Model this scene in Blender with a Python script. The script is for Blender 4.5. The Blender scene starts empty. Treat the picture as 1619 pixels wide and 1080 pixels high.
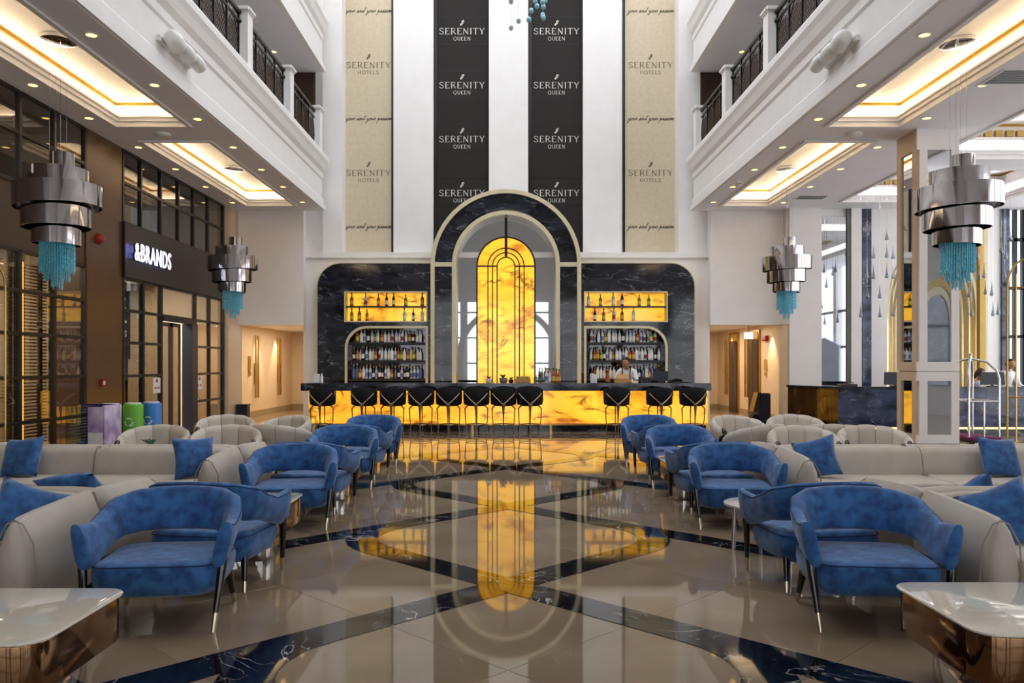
import bpy, bmesh, math, random
from mathutils import Vector, Matrix
random.seed(7)
PI = math.pi
S = bpy.context.scene
C = S.collection

# ------------------------------------------------------------------ camera, world, exposure
F, VX, VY, CH = 1290.0, 803.0, 577.0, 1.5          # focal length in px, vanishing point, camera height
cam = bpy.data.cameras.new('camera'); camo = bpy.data.objects.new('camera', cam); C.objects.link(camo)
camo.location = (0, 0, CH); camo.rotation_euler = (PI/2, 0, 0)
cam.sensor_width = 36; cam.lens = F/1619*36
cam.shift_x = (809.5-VX)/1619; cam.shift_y = (VY-540)/1619
cam.clip_start = 0.05; cam.clip_end = 200
S.camera = camo
S.view_settings.view_transform = 'Standard'; S.view_settings.look = 'None'
S.view_settings.exposure = 0.8; S.view_settings.gamma = 1; S.view_settings.use_curve_mapping = False
W = bpy.data.worlds.new('sky'); S.world = W; W.use_nodes = True
W.node_tree.nodes['Background'].inputs[0].default_value = (0.9, 0.945, 1.0, 1)
W.node_tree.nodes['Background'].inputs[1].default_value = 1.6

def X(px, d): return (px-VX)*d/F
def Z(py, d): return CH+(VY-py)*d/F

# ------------------------------------------------------------------ materials
def lin(h):
    h = h.lstrip('#'); c = [int(h[i:i+2], 16)/255 for i in (0, 2, 4)]
    return tuple((v/12.92 if v <= .04045 else ((v+.055)/1.055)**2.4) for v in c)+(1,)
M = {}
def mat(name, col, rough=.5, metal=0, col2=None, scale=6, detail=4, bump=0, spec=.5, emit=0, rand=0, sheen=0, coat=0):
    m = bpy.data.materials.new(name); m.use_nodes = True; M[name] = m
    nt = m.node_tree; b = nt.nodes['Principled BSDF']
    a = lin(col); c2 = lin(col2) if col2 else tuple(min(1, v*.93) for v in a[:3])+(1,)
    tc = nt.nodes.new('ShaderNodeTexCoord'); n = nt.nodes.new('ShaderNodeTexNoise')
    n.inputs['Scale'].default_value = scale; n.inputs['Detail'].default_value = detail
    nt.links.new(tc.outputs['Object'], n.inputs['Vector'])
    r = nt.nodes.new('ShaderNodeValToRGB'); r.color_ramp.elements[0].position = .35; r.color_ramp.elements[1].position = .65
    r.color_ramp.elements[0].color = a; r.color_ramp.elements[1].color = c2
    nt.links.new(n.outputs['Fac'], r.inputs['Fac']); out = r.outputs['Color']
    if rand:
        oi = nt.nodes.new('ShaderNodeObjectInfo'); mr = nt.nodes.new('ShaderNodeMapRange')
        mr.inputs[3].default_value = 1-rand; mr.inputs[4].default_value = 1+rand
        hv = nt.nodes.new('ShaderNodeHueSaturation')
        nt.links.new(oi.outputs['Random'], mr.inputs[0]); nt.links.new(mr.outputs[0], hv.inputs['Value'])
        nt.links.new(out, hv.inputs['Color']); out = hv.outputs['Color']
    nt.links.new(out, b.inputs['Base Color'])
    b.inputs['Roughness'].default_value = rough; b.inputs['Metallic'].default_value = metal
    b.inputs['Specular IOR Level'].default_value = spec
    if sheen: b.inputs['Sheen Weight'].default_value = sheen
    if coat: b.inputs['Coat Weight'].default_value = coat
    if emit:
        nt.links.new(out, b.inputs['Emission Color']); b.inputs['Emission Strength'].default_value = emit
    if bump:
        bp = nt.nodes.new('ShaderNodeBump'); bp.inputs['Strength'].default_value = bump; bp.inputs['Distance'].default_value = .01
        nt.links.new(n.outputs['Fac'], bp.inputs['Height']); nt.links.new(bp.outputs[0], b.inputs['Normal'])
    return m
def veined(name, base, mid, vein, scale=1.2, rough=.08, emit=0, vw=.02, dist=2.5, spec=.5, stretch=None):
    """stone: cloudy ground, dark or light veins along the level lines of a warped noise"""
    m = bpy.data.materials.new(name); m.use_nodes = True; M[name] = m
    nt = m.node_tree; b = nt.nodes['Principled BSDF']; L = nt.links.new
    tc = nt.nodes.new('ShaderNodeTexCoord')
    geo = nt.nodes.new('ShaderNodeNewGeometry'); pos = geo.outputs['Position']
    if stretch:
        mp = nt.nodes.new('ShaderNodeMapping'); mp.inputs['Rotation'].default_value = (0, stretch[0], 0); mp.inputs['Scale'].default_value = (stretch[1], 1, stretch[2]); L(pos, mp.inputs['Vector']); pos = mp.outputs['Vector']
    n1 = nt.nodes.new('ShaderNodeTexNoise'); n1.inputs['Scale'].default_value = scale; n1.inputs['Detail'].default_value = 6; n1.inputs['Distortion'].default_value = dist*.4
    n2 = nt.nodes.new('ShaderNodeTexNoise'); n2.inputs['Scale'].default_value = scale*.9; n2.inputs['Detail'].default_value = 8; n2.inputs['Distortion'].default_value = dist
    L(pos, n1.inputs['Vector']); L(pos, n2.inputs['Vector'])
    r1 = nt.nodes.new('ShaderNodeValToRGB'); e = r1.color_ramp.elements
    e[0].position = .35; e[0].color = lin(base); e[1].position = .68 if not emit else .58; e[1].color = lin(mid)
    if emit: q = e.new(.72); q.color = lin('#a8601a')
    L(n1.outputs['Fac'], r1.inputs['Fac'])
    s = nt.nodes.new('ShaderNodeMath'); s.operation = 'SUBTRACT'; s.inputs[1].default_value = .5
    ab = nt.nodes.new('ShaderNodeMath'); ab.operation = 'ABSOLUTE'
    mr = nt.nodes.new('ShaderNodeMapRange'); mr.inputs[1].default_value = 0; mr.inputs[2].default_value = vw; mr.inputs[3].default_value = 1; mr.inputs[4].default_value = 0
    L(n2.outputs['Fac'], s.inputs[0]); L(s.outputs[0], ab.inputs[0]); L(ab.outputs[0], mr.inputs[0])
    n3 = nt.nodes.new('ShaderNodeTexNoise'); n3.inputs['Scale'].default_value = scale*1.7
    L(pos, n3.inputs['Vector'])
    r3 = nt.nodes.new('ShaderNodeMapRange'); r3.inputs[1].default_value = .45; r3.inputs[2].default_value = .65
    L(n3.outputs['Fac'], r3.inputs[0])
    mu = nt.nodes.new('ShaderNodeMath'); mu.operation = 'MULTIPLY'; L(mr.outputs[0], mu.inputs[0]); L(r3.outputs[0], mu.inputs[1])
    mx = nt.nodes.new('ShaderNodeMix'); mx.data_type = 'RGBA'; mx.inputs[7].default_value = lin(vein)
    L(mu.outputs[0], mx.inputs[0]); L(r1.outputs['Color'], mx.inputs[6]); L(mx.outputs[2], b.inputs['Base Color'])
    b.inputs['Roughness'].default_value = rough; b.inputs['Specular IOR Level'].default_value = spec
    if emit:
        L(mx.outputs[2], b.inputs['Emission Color']); b.inputs['Emission Strength'].default_value = emit
    return m
def emis(name, col, s):
    m = bpy.data.materials.new(name); m.use_nodes = True; M[name] = m
    b = m.node_tree.nodes['Principled BSDF']; b.inputs['Base Color'].default_value = lin(col)
    b.inputs['Emission Color'].default_value = lin(col); b.inputs['Emission Strength'].default_value = s
    return m
def glass(name, tint, ior=1.5, rough=.01):
    m = bpy.data.materials.new(name); m.use_nodes = True; M[name] = m
    nt = m.node_tree; nt.nodes.remove(nt.nodes['Principled BSDF'])
    t = nt.nodes.new('ShaderNodeBsdfTransparent'); t.inputs[0].default_value = lin(tint)
    g = nt.nodes.new('ShaderNodeBsdfGlossy'); g.inputs['Roughness'].default_value = rough
    lw = nt.nodes.new('ShaderNodeLayerWeight'); lw.inputs[0].default_value = .5
    pw_ = nt.nodes.new('ShaderNodeMath'); pw_.operation = 'POWER'; pw_.inputs[1].default_value = 3; nt.links.new(lw.outputs['Facing'], pw_.inputs[0])
    fr = nt.nodes.new('ShaderNodeMath'); fr.operation = 'MULTIPLY_ADD'; fr.inputs[1].default_value = .7; fr.inputs[2].default_value = ((ior-1)/(ior+1))**2; nt.links.new(pw_.outputs[0], fr.inputs[0])
    mx = nt.nodes.new('ShaderNodeMixShader')
    nt.links.new(fr.outputs[0], mx.inputs[0]); nt.links.new(t.outputs[0], mx.inputs[1]); nt.links.new(g.outputs[0], mx.inputs[2])
    nt.links.new(mx.outputs[0], nt.nodes['Material Output'].inputs[0])
    return m

mat('white', '#e9e5e2', .6, scale=3, col2='#e6e1dd')
mat('soffit', '#e9e6ea', .7, scale=2, col2='#e6e3e7')
mat('cream_wall', '#d9c3a5', .6, scale=2, col2='#d5be9f')
mat('beige_warm_lit', '#cdb79c', .5, scale=2)
mat('gold', '#c9a557', .25, 1, scale=8)
mat('pale_gold', '#d8cba6', .4, .3, scale=8)
mat('gold_paint', '#b8964f', .4, .5, scale=12)
mat('brass', '#b5904d', .2, 1, scale=8)
mat('chrome', '#d8d8dc', .06, 1, scale=5)
mat('smoke_chrome', '#b9b5b6', .06, 1, scale=3, col2='#c6c2c2')
mat('bronze_mirror', '#7d5f45', .08, 1, scale=3, col2='#6f523a')
mat('stool_metal', '#8f7f6c', .22, 1, scale=8)
mat('leg_tip', '#d0c6ae', .15, 1, scale=8)
mat('black_metal', '#15110f', .35, .3, scale=10)
mat('bronze_lattice', '#4a3320', .4, .6, scale=10)
mat('black_frame', '#17130f', .4, scale=10)
mat('navy_frame', '#10182a', .4, scale=10)
mat('brown_panel', '#4a3524', .45, scale=4, col2='#423020')
mat('brown_pillar', '#5a3d26', .28, scale=3, col2='#5f4229')
mat('sign_panel', '#3a332d', .45, scale=4, col2='#352e29')
mat('walnut', '#20130d', .25, scale=8)
mat('black_leg', '#0c0a0a', .2, scale=8, coat=.5)
mat('suede', '#123f74', .8, col2='#336ba6', scale=13, detail=7, bump=.15, sheen=.25)
mat('piping', '#152f5c', .8, scale=9)
mat('cream_leather', '#c0b6aa', .5, col2='#b6aca0', scale=5, bump=.05)
mat('cream_seam', '#9b9084', .6, scale=8)
mat('black_velvet', '#08080c', .85, col2='#0f0e14', scale=8, spec=.3)
mat('table_glass', '#d6cfc0', .04, scale=3, col2='#d0c8b9', coat=.5)
mat('white_marble', '#d8d5d0', .15, scale=6, col2='#c4c0ba')
mat('banner_black', '#1a1412', .85, col2='#211a17', scale=20)
mat('banner_cream', '#cfc0a5', .8, col2='#c8b89c', scale=10)
mat('print_white', '#e4e0da', .7, scale=10)
mat('print_taupe', '#6f6250', .7, scale=10)
mat('print_dark', '#4a4038', .7, scale=10)
mat('mirror', '#cfd3d8', .02, 1, scale=3, col2='#c9cdd3')
mat('mirror_dark', '#4a494b', .03, 1, scale=3)
mat('teal_beads', '#35a9c9', .15, col2='#86d3e6', scale=60, spec=.8)
mat('crystal_blue', '#7fc4d8', .1, col2='#a6d7e4', scale=30, spec=.8)
mat('plant', '#3d5a45', .7, col2='#587a5c', scale=40)
mat('planter', '#e6e3de', .4, scale=10)
mat('kraft', '#b78b56', .8, scale=20)
mat('skin', '#b98463', .55, scale=8)
mat('hair', '#1c120c', .5, scale=30)
mat('hair_brown', '#3c2114', .5, scale=30)
mat('shirt_white', '#e4e2e4', .8, scale=10)
mat('shirt_blue', '#c3cee2', .8, scale=10)
mat('dark_cloth', '#14151b', .8, scale=10)
mat('pink_cloth', '#c23a86', .8, col2='#d985ae', scale=14)
mat('mannequin', '#d9cfc8', .4, scale=6)
mat('monitor', '#0d1524', .45, scale=6)
mat('carpet_purple', '#6e2350', .9, scale=30)
mat('red_plastic', '#a31d17', .3, scale=10)
mat('green_bin', '#63ad33', .4, scale=5)
mat('blue_bin', '#2f78bf', .4, scale=5)
mat('navy_bin', '#141a5e', .4, scale=5)
mat('poster', '#8f6ea8', .6, col2='#d9cfe6', scale=3)
mat('dark_wood', '#2c1c14', .3, scale=6, col2='#38241a')
mat('grey_vent', '#77787c', .5, scale=10)
mat('blind', '#b79d6b', .5, scale=10)
mat('shop_wall', '#b8aa94', .7, scale=2)
mat('stone_base', '#a08a6a', .4, scale=5)
mat('tile', '#93806a', .035, col2='#84725d', scale=1.3, detail=7, rand=.07)
mat('lattice_brown', '#4a3322', .06, scale=4)
mat('screen_blue', '#b9c4d6', .5, scale=2)
mat('cream_niche', '#ddd4b4', .5, col2='#d3c9a6', scale=3)
veined('marble_black', '#07070a', '#121017', '#c9c4c0', 1.6, .05, vw=.012, dist=3)
veined('marble_navy', '#0b0c12', '#2a2d37', '#7c818c', 2.6, .07, vw=.02, dist=1.6, stretch=(.6, .55, 1.5))
veined('marble_warm_reflection', '#22150c', '#46301c', '#8a6a44', 1.8, .08, vw=.02, dist=1.5, stretch=(.2, 1.6, .5))
veined('marble_blue', '#141a2c', '#4c5673', '#8b94a8', 2.6, .08, vw=.014, dist=1.5, stretch=(.9, .7, 1.4))
veined('onyx', '#ffc63a', '#f7ac2c', '#74380e', 1.5, .1, emit=.62, vw=.06, dist=1.5, stretch=(.5, .7, 1.3))
emis('led_warm', '#ffe9c4', 9); emis('lamp_warm', '#ffd070', 2.4); emis('lamp_cool', '#fff4e6', 12)
emis('sign_white', '#eef0ff', .9); emis('led_lobby_fill', '#f2f4ff', 9); emis('sign_blue', '#3a46c8', .9); emis('exit_green', '#d9f2dd', 1.2); emis('toe_glow', '#ffd070', 3)
emis('blind_fill_glow', '#ffcf6a', 2.5)
glass('glass_pane', '#cdc4b6', 1.9); glass('crystal', '#b4b9c2', 2.6); glass('clear_glass', '#dfe8e6', 1.5)

# ------------------------------------------------------------------ mesh helpers
class MB:
    def __init__(s): s.v = []; s.f = []; s.mi = []
    def add(s, vs, fs, k=0):
        o = len(s.v); s.v += [tuple(v) for v in vs]; s.f += [tuple(i+o for i in f) for f in fs]; s.mi += [k]*len(fs); return s
    def box(s, x0, x1, y0, y1, z0, z1, k=0):
        return s.add([(x0,y0,z0),(x1,y0,z0),(x1,y1,z0),(x0,y1,z0),(x0,y0,z1),(x1,y0,z1),(x1,y1,z1),(x0,y1,z1)],
                     [(0,3,2,1),(4,5,6,7),(0,1,5,4),(1,2,6,5),(2,3,7,6),(3,0,4,7)], k)
    def loft(s, rings, cap=True, k=0, loop=False):
        n = len(rings[0]); vs = [p for r in rings for p in r]; fs = []
        m = len(rings)
        for i in range(m if loop else m-1):
            j = (i+1) % m
            for a in range(n):
                b = (a+1) % n; fs.append((i*n+a, i*n+b, j*n+b, j*n+a))
        if cap and not loop: fs += [tuple(reversed(range(n))), tuple((m-1)*n+a for a in range(n))]
        return s.add(vs, fs, k)
    def tube(s, pts, r, seg=8, k=0, cap=True):
        pts = [Vector(p) for p in pts]; rs = r if isinstance(r, (list, tuple)) else [r]*len(pts); rings = []
        u = None
        for i, p in enumerate(pts):
            t = (pts[min(i+1, len(pts)-1)]-pts[max(i-1, 0)]).normalized()
            if u is None: u = t.orthogonal().normalized()
            u = (u-t*u.dot(t)).normalized(); w = t.cross(u)
            rings.append([p+(u*math.cos(2*PI*a/seg)+w*math.sin(2*PI*a/seg))*rs[i] for a in range(seg)])
        return s.loft(rings, cap, k)
    def lathe(s, prof, seg=16, cx=0, cy=0, k=0, cap=True):
        return s.loft([[(cx+r*math.cos(2*PI*a/seg), cy+r*math.sin(2*PI*a/seg), z) for a in range(seg)] for r, z in prof], cap, k)
    def cushion(s, cx, cy, z0, z1, sx, sy, rc, re, n=4, k=0, puff=0):
        rings = []
        for i in range(n+1):
            a = PI/2*i/n; rings.append((z0+re*(1-math.cos(a)) if False else z0+re*(1-math.sin(PI/2-a)), re*(1-math.sin(a))))
        up = [(z1-(z-z0), ins) for z, ins in reversed(rings)]
        R = []
        for z, ins in rings+up:
            R.append([(cx+x, cy+y, z) for x, y in rr(sx-2*ins, sy-2*ins, max(.004, rc-ins))])
        return s.loft(R, True, k)
    def build(s, name, m, parent=None, smooth=False, bevel=0):
        me = bpy.data.meshes.new(name); me.from_pydata(s.v, [], s.f)
        ms = m if isinstance(m, (list, tuple)) else [m]
        for q in ms: me.materials.append(M[q])
        if len(ms) > 1: me.polygons.foreach_set('material_index', s.mi)
        bm = bmesh.new(); bm.from_mesh(me); bmesh.ops.recalc_face_normals(bm, faces=bm.faces)
        if bevel: bmesh.ops.bevel(bm, geom=bm.edges[:], offset=bevel, segments=2, affect='EDGES', clamp_overlap=True)
        bm.to_mesh(me); bm.free()
        if smooth:
            me.polygons.foreach_set('use_smooth', [True]*len(me.polygons)); me.set_sharp_from_angle(angle=math.radians(50))
        o = bpy.data.objects.new(name, me); C.objects.link(o)
        if parent: o.parent = parent
        return o
def rr(sx, sy, r, n=4):
    r = min(r, sx/2-.0005, sy/2-.0005); out = []
    for qx, qy, a0 in ((1,1,0),(-1,1,PI/2),(-1,-1,PI),(1,-1,1.5*PI)):
        for i in range(n+1):
            a = a0+PI/2*i/n; out.append((qx*(sx/2-r)+r*math.cos(a), qy*(sy/2-r)+r*math.sin(a)))
    return out
def plate(name, outs, y0, y1, m, parent=None, rot=None, kind=None):
    """flat shape with holes drawn in x,z and given the depth y0..y1"""
    cu = bpy.data.curves.new(name, 'CURVE'); cu.dimensions = '2D'; cu.fill_mode = 'BOTH'; cu.extrude = (y1-y0)/2
    for o in outs:
        sp = cu.splines.new('POLY'); sp.points.add(len(o)-1); sp.use_cyclic_u = True
        for p, q in zip(sp.points, o): p.co = (q[0], q[1], 0, 1)
    t = bpy.data.objects.new(name, cu); C.objects.link(t)
    me = bpy.data.meshes.new_from_object(t.evaluated_get(bpy.context.evaluated_depsgraph_get()))
    bpy.data.objects.remove(t); bpy.data.curves.remove(cu)
    me.transform(Matrix.Translation((0, (y0+y1)/2, 0)) @ Matrix.Rotation(PI/2, 4, 'X'))
    if rot: me.transform(rot)
    me.name = name; me.materials.clear(); me.materials.append(M[m])
    o = bpy.data.objects.new(name, me); C.objects.link(o)
    if parent: o.parent = parent
    if kind: o['kind'] = kind
    return o
def tag(o, label, cat, group=None):
    o['label'] = label; o['category'] = cat
    if group: o['group'] = group
    return o
def thing(name, label, cat, loc=(0,0,0), rz=0, group=None):
    o = bpy.data.objects.new(name, None); C.objects.link(o); o.location = loc; o.rotation_euler = (0,0,rz); o.empty_display_size = .1
    return tag(o, label, cat, group)
def copy_tree(o, parent=None):
    c = o.copy(); C.objects.link(c); c.parent = parent
    for ch in list(o.children): copy_tree(ch, c)
    return c
def repeat(proto, loc, rz, label, group=None):
    c = copy_tree(proto); c.location = loc; c.rotation_euler = (0,0,rz); c['label'] = label
    if group: c['group'] = group
    return c
def struct(o): o['kind'] = 'structure'; return o
def sbox(name, m, *b, parent=None, bevel=0):
    o = MB().box(*b).build(name, m, parent, bevel=bevel)
    return o if parent else struct(o)
def arch(xc, r, zb, zs, n=24):
    return [(xc-r, zb), (xc+r, zb)]+[(xc+r*math.cos(PI*i/n), zs+r*math.sin(PI*i/n)) for i in range(n+1)]
def arch_band(xc, ro, ri, zb, zs, n=28):
    o = [(xc+ro, zb)]+[(xc+ro*math.cos(PI*i/n), zs+ro*math.sin(PI*i/n)) for i in range(n+1)]+[(xc-ro, zb)]
    i_ = [(xc-ri, zb)]+[(xc-ri*math.cos(PI*i/n), zs+ri*math.sin(PI*i/n)) for i in range(n+1)]+[(xc+ri, zb)]
    return o+i_
def rect(x0, x1, z0, z1): return [(x0,z0),(x1,z0),(x1,z1),(x0,z1)]
ORD = ['first','second','third','fourth','fifth','sixth','seventh','eighth','ninth','tenth','eleventh','twelfth','thirteenth','fourteenth','fifteenth','sixteenth','seventeenth','eighteenth','nineteenth','twentieth','twenty-first','twenty-second','twenty-third','twenty-fourth','twenty-fifth','twenty-sixth','twenty-seventh','twenty-eighth']
# ------------------------------------------------------------------ floor
DB = 18.43                                            # bar front
fl = sbox('floor', 'tile', -9.5, 13, -7, 28, -.25, 0)
tm = MB().cushion(0, 0, -.004, .002, 1.094, 1.094, .004, .001, 1).build('tile', 'tile', fl)
A_ = 3.1/2/math.sqrt(2); Y1 = 5.55; first = True
for i in range(-14, 22):
    for j in range(-14, 22):
        x = (i-j)*A_/math.sqrt(2); y = Y1+1.55/2+(i+j)*A_/math.sqrt(2)-.775
        if -6.6 < x < 7.4 and 2.6 < y < 17.6:
            o = tm if first else tm.copy()
            if not first: C.objects.link(o); o.parent = fl
            first = False; o.location = (x, y+.775, 0); o.rotation_euler.z = PI/4
def band(pts, w=.28, z=.0045, m='marble_black', name='marble_band'):
    b = MB(); n = len(pts); L = []; R = []
    for i in range(n):
        a = Vector(pts[max(i-1,0)]); c = Vector(pts[min(i+1,n-1)]); t = (c-a).normalized(); nn = Vector((-t.y, t.x)); p = Vector(pts[i])
        L.append(p+nn*w/2); R.append(p-nn*w/2)
    vs = [(p.x,p.y,z) for p in L]+[(p.x,p.y,z) for p in R]+[(p.x,p.y,-.003) for p in L]+[(p.x,p.y,-.003) for p in R]
    fs = []
    for i in range(n-1):
        fs += [(i,i+1,n+i+1,n+i),(2*n+i,3*n+i,3*n+i+1,2*n+i+1),(i,2*n+i,2*n+i+1,i+1),(n+i,n+i+1,3*n+i+1,3*n+i)]
    fs += [(0,n,3*n,2*n),(n-1,3*n-1,4*n-1,2*n-1)]
    return b.add(vs, fs).build(name, m, fl)
YC = [2.45, 5.55, 8.65, 11.85, 15.0]
for k, yc in enumerate(YC):
    for s in (-1, 1):
        e = min(4.6, yc+1)
        band([(0, yc), (s*e, yc-e)], z=.0045+.0003*(s+1)+.0001*k)
        if k < 4:
            h = (YC[k+1]-yc)/2; tt = h-.495; p = [(0, yc), (s*tt, yc+tt)]
            c0, r = s*(2*tt-h), (h-tt)*math.sqrt(2)
            for a in range(9):
                t = -PI/4+PI/2*a/8; p.append((c0+s*r*math.cos(t), yc+h+r*math.sin(t)))
            band(p, z=.0048+.0003*(s+1)+.0001*k)
for i in range(-9, 10):
    band([(i*.55-.55, 16.35), (i*.55+.55, 17.45)], .07, .0052, 'lattice_brown', 'inlay_strip'); band([(i*.55+.55, 16.35), (i*.55-.55, 17.45)], .07, .0054, 'lattice_brown', 'inlay_strip')
band([(-5.6, 16.25), (5.6, 16.25)], .12, .0056, 'marble_black'); band([(-5.6, 17.55), (5.6, 17.55)], .12, .0056, 'marble_black')

# ------------------------------------------------------------------ walls at the far end
sbox('wall_back', 'white', -9, 13, 21.15, 21.4, 4.2, 13)
sbox('wall_bar', 'white', -5.17, 5.1, 20.62, 21.15, 0, 4.31)
sbox('trim_1', 'white', -5.2, 5.13, 20.55, 20.62, 4.2, 4.34)
for n, a, b in (('trim_2', 510, 541), ('trim_3', 1073, 1112)):
    sbox(n, 'white', X(a,20.6), X(b,20.6), 20.6, 21.15, 4.31, 13)
for n, a, b in (('trim_4', 622, 685), ('trim_5', 773, 835), ('trim_6', 922, 983)):
    sbox(n, 'white', X(a,20.9), X(b,20.9), 20.9, 21.15, 4.31, 13)
sbox('wall_left_header', 'white', -7.3, -5.1, 20.35, 20.62, 2.5, 13)
sbox('wall_right_header', 'white', 5.05, 7.2, 20.35, 20.62, 2.5, 13)
sbox('trim_7', 'beige_warm_lit', -7.3, -6.72, 19.64, 20.62, 0, 5.35)
sbox('trim_8', 'beige_warm_lit', 6.85, 7.02, 20.0, 20.62, 0, 2.5)
# corridors
for s, n in ((-1, 'left'), (1, 'right')):
    xo = 7.3 if s < 0 else 7.1
    xs = sorted((s*xo, s*(xo+.2)))
    w = sbox('wall_corridor_'+n, 'cream_wall', xs[0], xs[1], 20.62, 27.8, 0, 2.6)
    sbox('baseboard_corridor_'+n, 'stone_base', *sorted((s*(xo-.02), s*xo)), 20.62, 27.6, 0, .18)
    sbox('ceiling_corridor_'+n, 'white', *sorted((s*5.1, s*(xo+.2))), 20.62, 27.8, 2.6, 2.75)
    sbox('wall_corridor_end_'+n, 'cream_wall', *sorted((s*5.1, s*(xo+.2))), 27.6, 27.9, 0, 2.6)
    sbox('baseboard_corridor_end_'+n, 'stone_base', *sorted((s*5.1, s*xo)), 27.57, 27.6, 0, .18)
    sbox('wall_corridor_inner_'+n, 'cream_wall', *sorted((s*5.0, s*5.1)), 21.4, 27.8, 0, 2.6)
    for k, y in enumerate((21.9, 23.7, 25.6)):
        l = bpy.data.lights.new('wall_washer_light', 'SPOT'); l.energy = 90; l.color = (1, .78, .5); l.spot_size = 1.2; l.spot_blend = .6; l.shadow_soft_size = .04
        o = bpy.data.objects.new('wall_washer_light', l); C.objects.link(o); o.location = (s*(xo-.22), y, 2.57)
    l = bpy.data.lights.new('corridor_light', 'AREA'); l.energy = 45; l.color = (1, .85, .65); l.size = .6; l.size_y = 4; l.shape = 'RECTANGLE'
    o = bpy.data.objects.new('corridor_light', l); C.objects.link(o); o.location = (s*6.1, 24, 2.55)
# long wall sconces in the corridors
def sconce(x, y, label, s):
    t = thing('wall_sconce', label, 'wall light', (x, y, 0), 0, 'long brass corridor sconces')
    sbox('back_plate', 'gold_paint', *sorted((0, -s*.03)), -.09, .09, .95, 1.55, parent=t)
    for q in (-.12, .12): MB().tube([(-s*.06, q, .55), (-s*.06, q, 2.35)], .028, 8).build('rod', 'brass', t, True)
sconce(-7.3, 23.55, 'tall paired brass sconce nearer the lobby in left corridor', -1)
sconce(-7.3, 25.9, 'tall paired brass sconce farther back in left corridor', -1)
sconce(7.1, 24.1, 'tall paired brass sconce between two lift doors', 1)
sconce(7.1, 26.3, 'tall paired brass sconce beyond the far lift door', 1)
for k, y in enumerate((22.9, 25.0)):
    t = thing('lift_door', ('nearer' if k == 0 else 'farther')+' dark wood lift door in right corridor', 'door', (7.1, y, 0), 0, 'lift doors'); 
    sbox('door_frame', 'brass', -.06, 0, 0, 1.0, 0, 2.5, parent=t); sbox('door_leaf', 'dark_wood', -.075, -.06, .07, .48, 0, 2.2, parent=t); sbox('door_leaf', 'dark_wood', -.075, -.06, .5, .93, 0, 2.2, parent=t)
    sbox('transom', 'gold_paint', -.07, -.06, .07, .93, 2.24, 2.45, parent=t)
t = thing('exit_sign', 'small lit exit sign above nearer lift door', 'sign', (6.75, 22.9, 2.3)); sbox('sign_box', 'grey_vent', -.13, .13, -.02, .02, -.08, .12, parent=t); sbox('hanger', 'grey_vent', -.01, .01, -.01, .01, .12, .3, parent=t); sbox('sign_face', 'exit_green', -.12, .12, -.026, -.02, -.07, .11, parent=t)
o = tag(MB().box(7.0, 7.1, 22.2, 22.5, 2.15, 2.3).build('fire_sign', 'red_plastic', bevel=.01), 'red fire sign high on right corridor wall', 'sign')
o = tag(MB().box(7.06, 7.1, 22.3, 22.5, 1.35, 1.65).box(7.05, 7.1, 22.34, 22.46, 1.2, 1.3).build('wall_panel', 'gold_paint', bevel=.008), 'brass call panel on right corridor wall', 'panel')
o = tag(MB().box(-7.3, -7.26, 22.9, 23.1, 1.35, 1.75).box(-7.3, -7.25, 22.93, 23.07, 1.2, 1.33).build('wall_panel', 'gold_paint', bevel=.008), 'brass call panel on left corridor wall', 'panel')
t = thing('shoe_polisher', 'black shoe polishing machine with brass front by lift corridor', 'machine', (6.35, 20.9, 0))
MB().add([(.0,-.2,0),(.32,-.2,0),(.32,.2,0),(0,.2,0),(.08,-.2,.78),(.32,-.2,.78),(.32,.2,.78),(.08,.2,.78)], [(0,3,2,1),(4,5,6,7),(0,1,5,4),(1,2,6,5),(2,3,7,6),(3,0,4,7)]).build('body', 'navy_frame', t, bevel=.015)
MB().add([(-.12,-.18,.3),(-.03,-.18,.3),(-.03,.18,.3),(-.12,.18,.3),(-.0,-.18,.8),(.07,-.18,.8),(.07,.18,.8),(-.0,.18,.8)], [(0,3,2,1),(4,5,6,7),(0,1,5,4),(1,2,6,5),(2,3,7,6),(3,0,4,7)]).build('brass_front', 'brass', t)
for q in (-.1, .1): MB().tube([(-.06,q-.07,.17),(-.06,q+.07,.17)], .08, 12).build('brush', 'black_metal', t, True)
t = thing('waste_bin', 'square black waste bin at left corridor entrance', 'bin', (-6.55, 20.15, 0)); sbox('body', 'navy_frame', -.12, .14, -.12, .14, 0, .5, parent=t, bevel=.01); sbox('lid', 'black_metal', -.13, .15, -.13, .15, .5, .53, parent=t)

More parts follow.
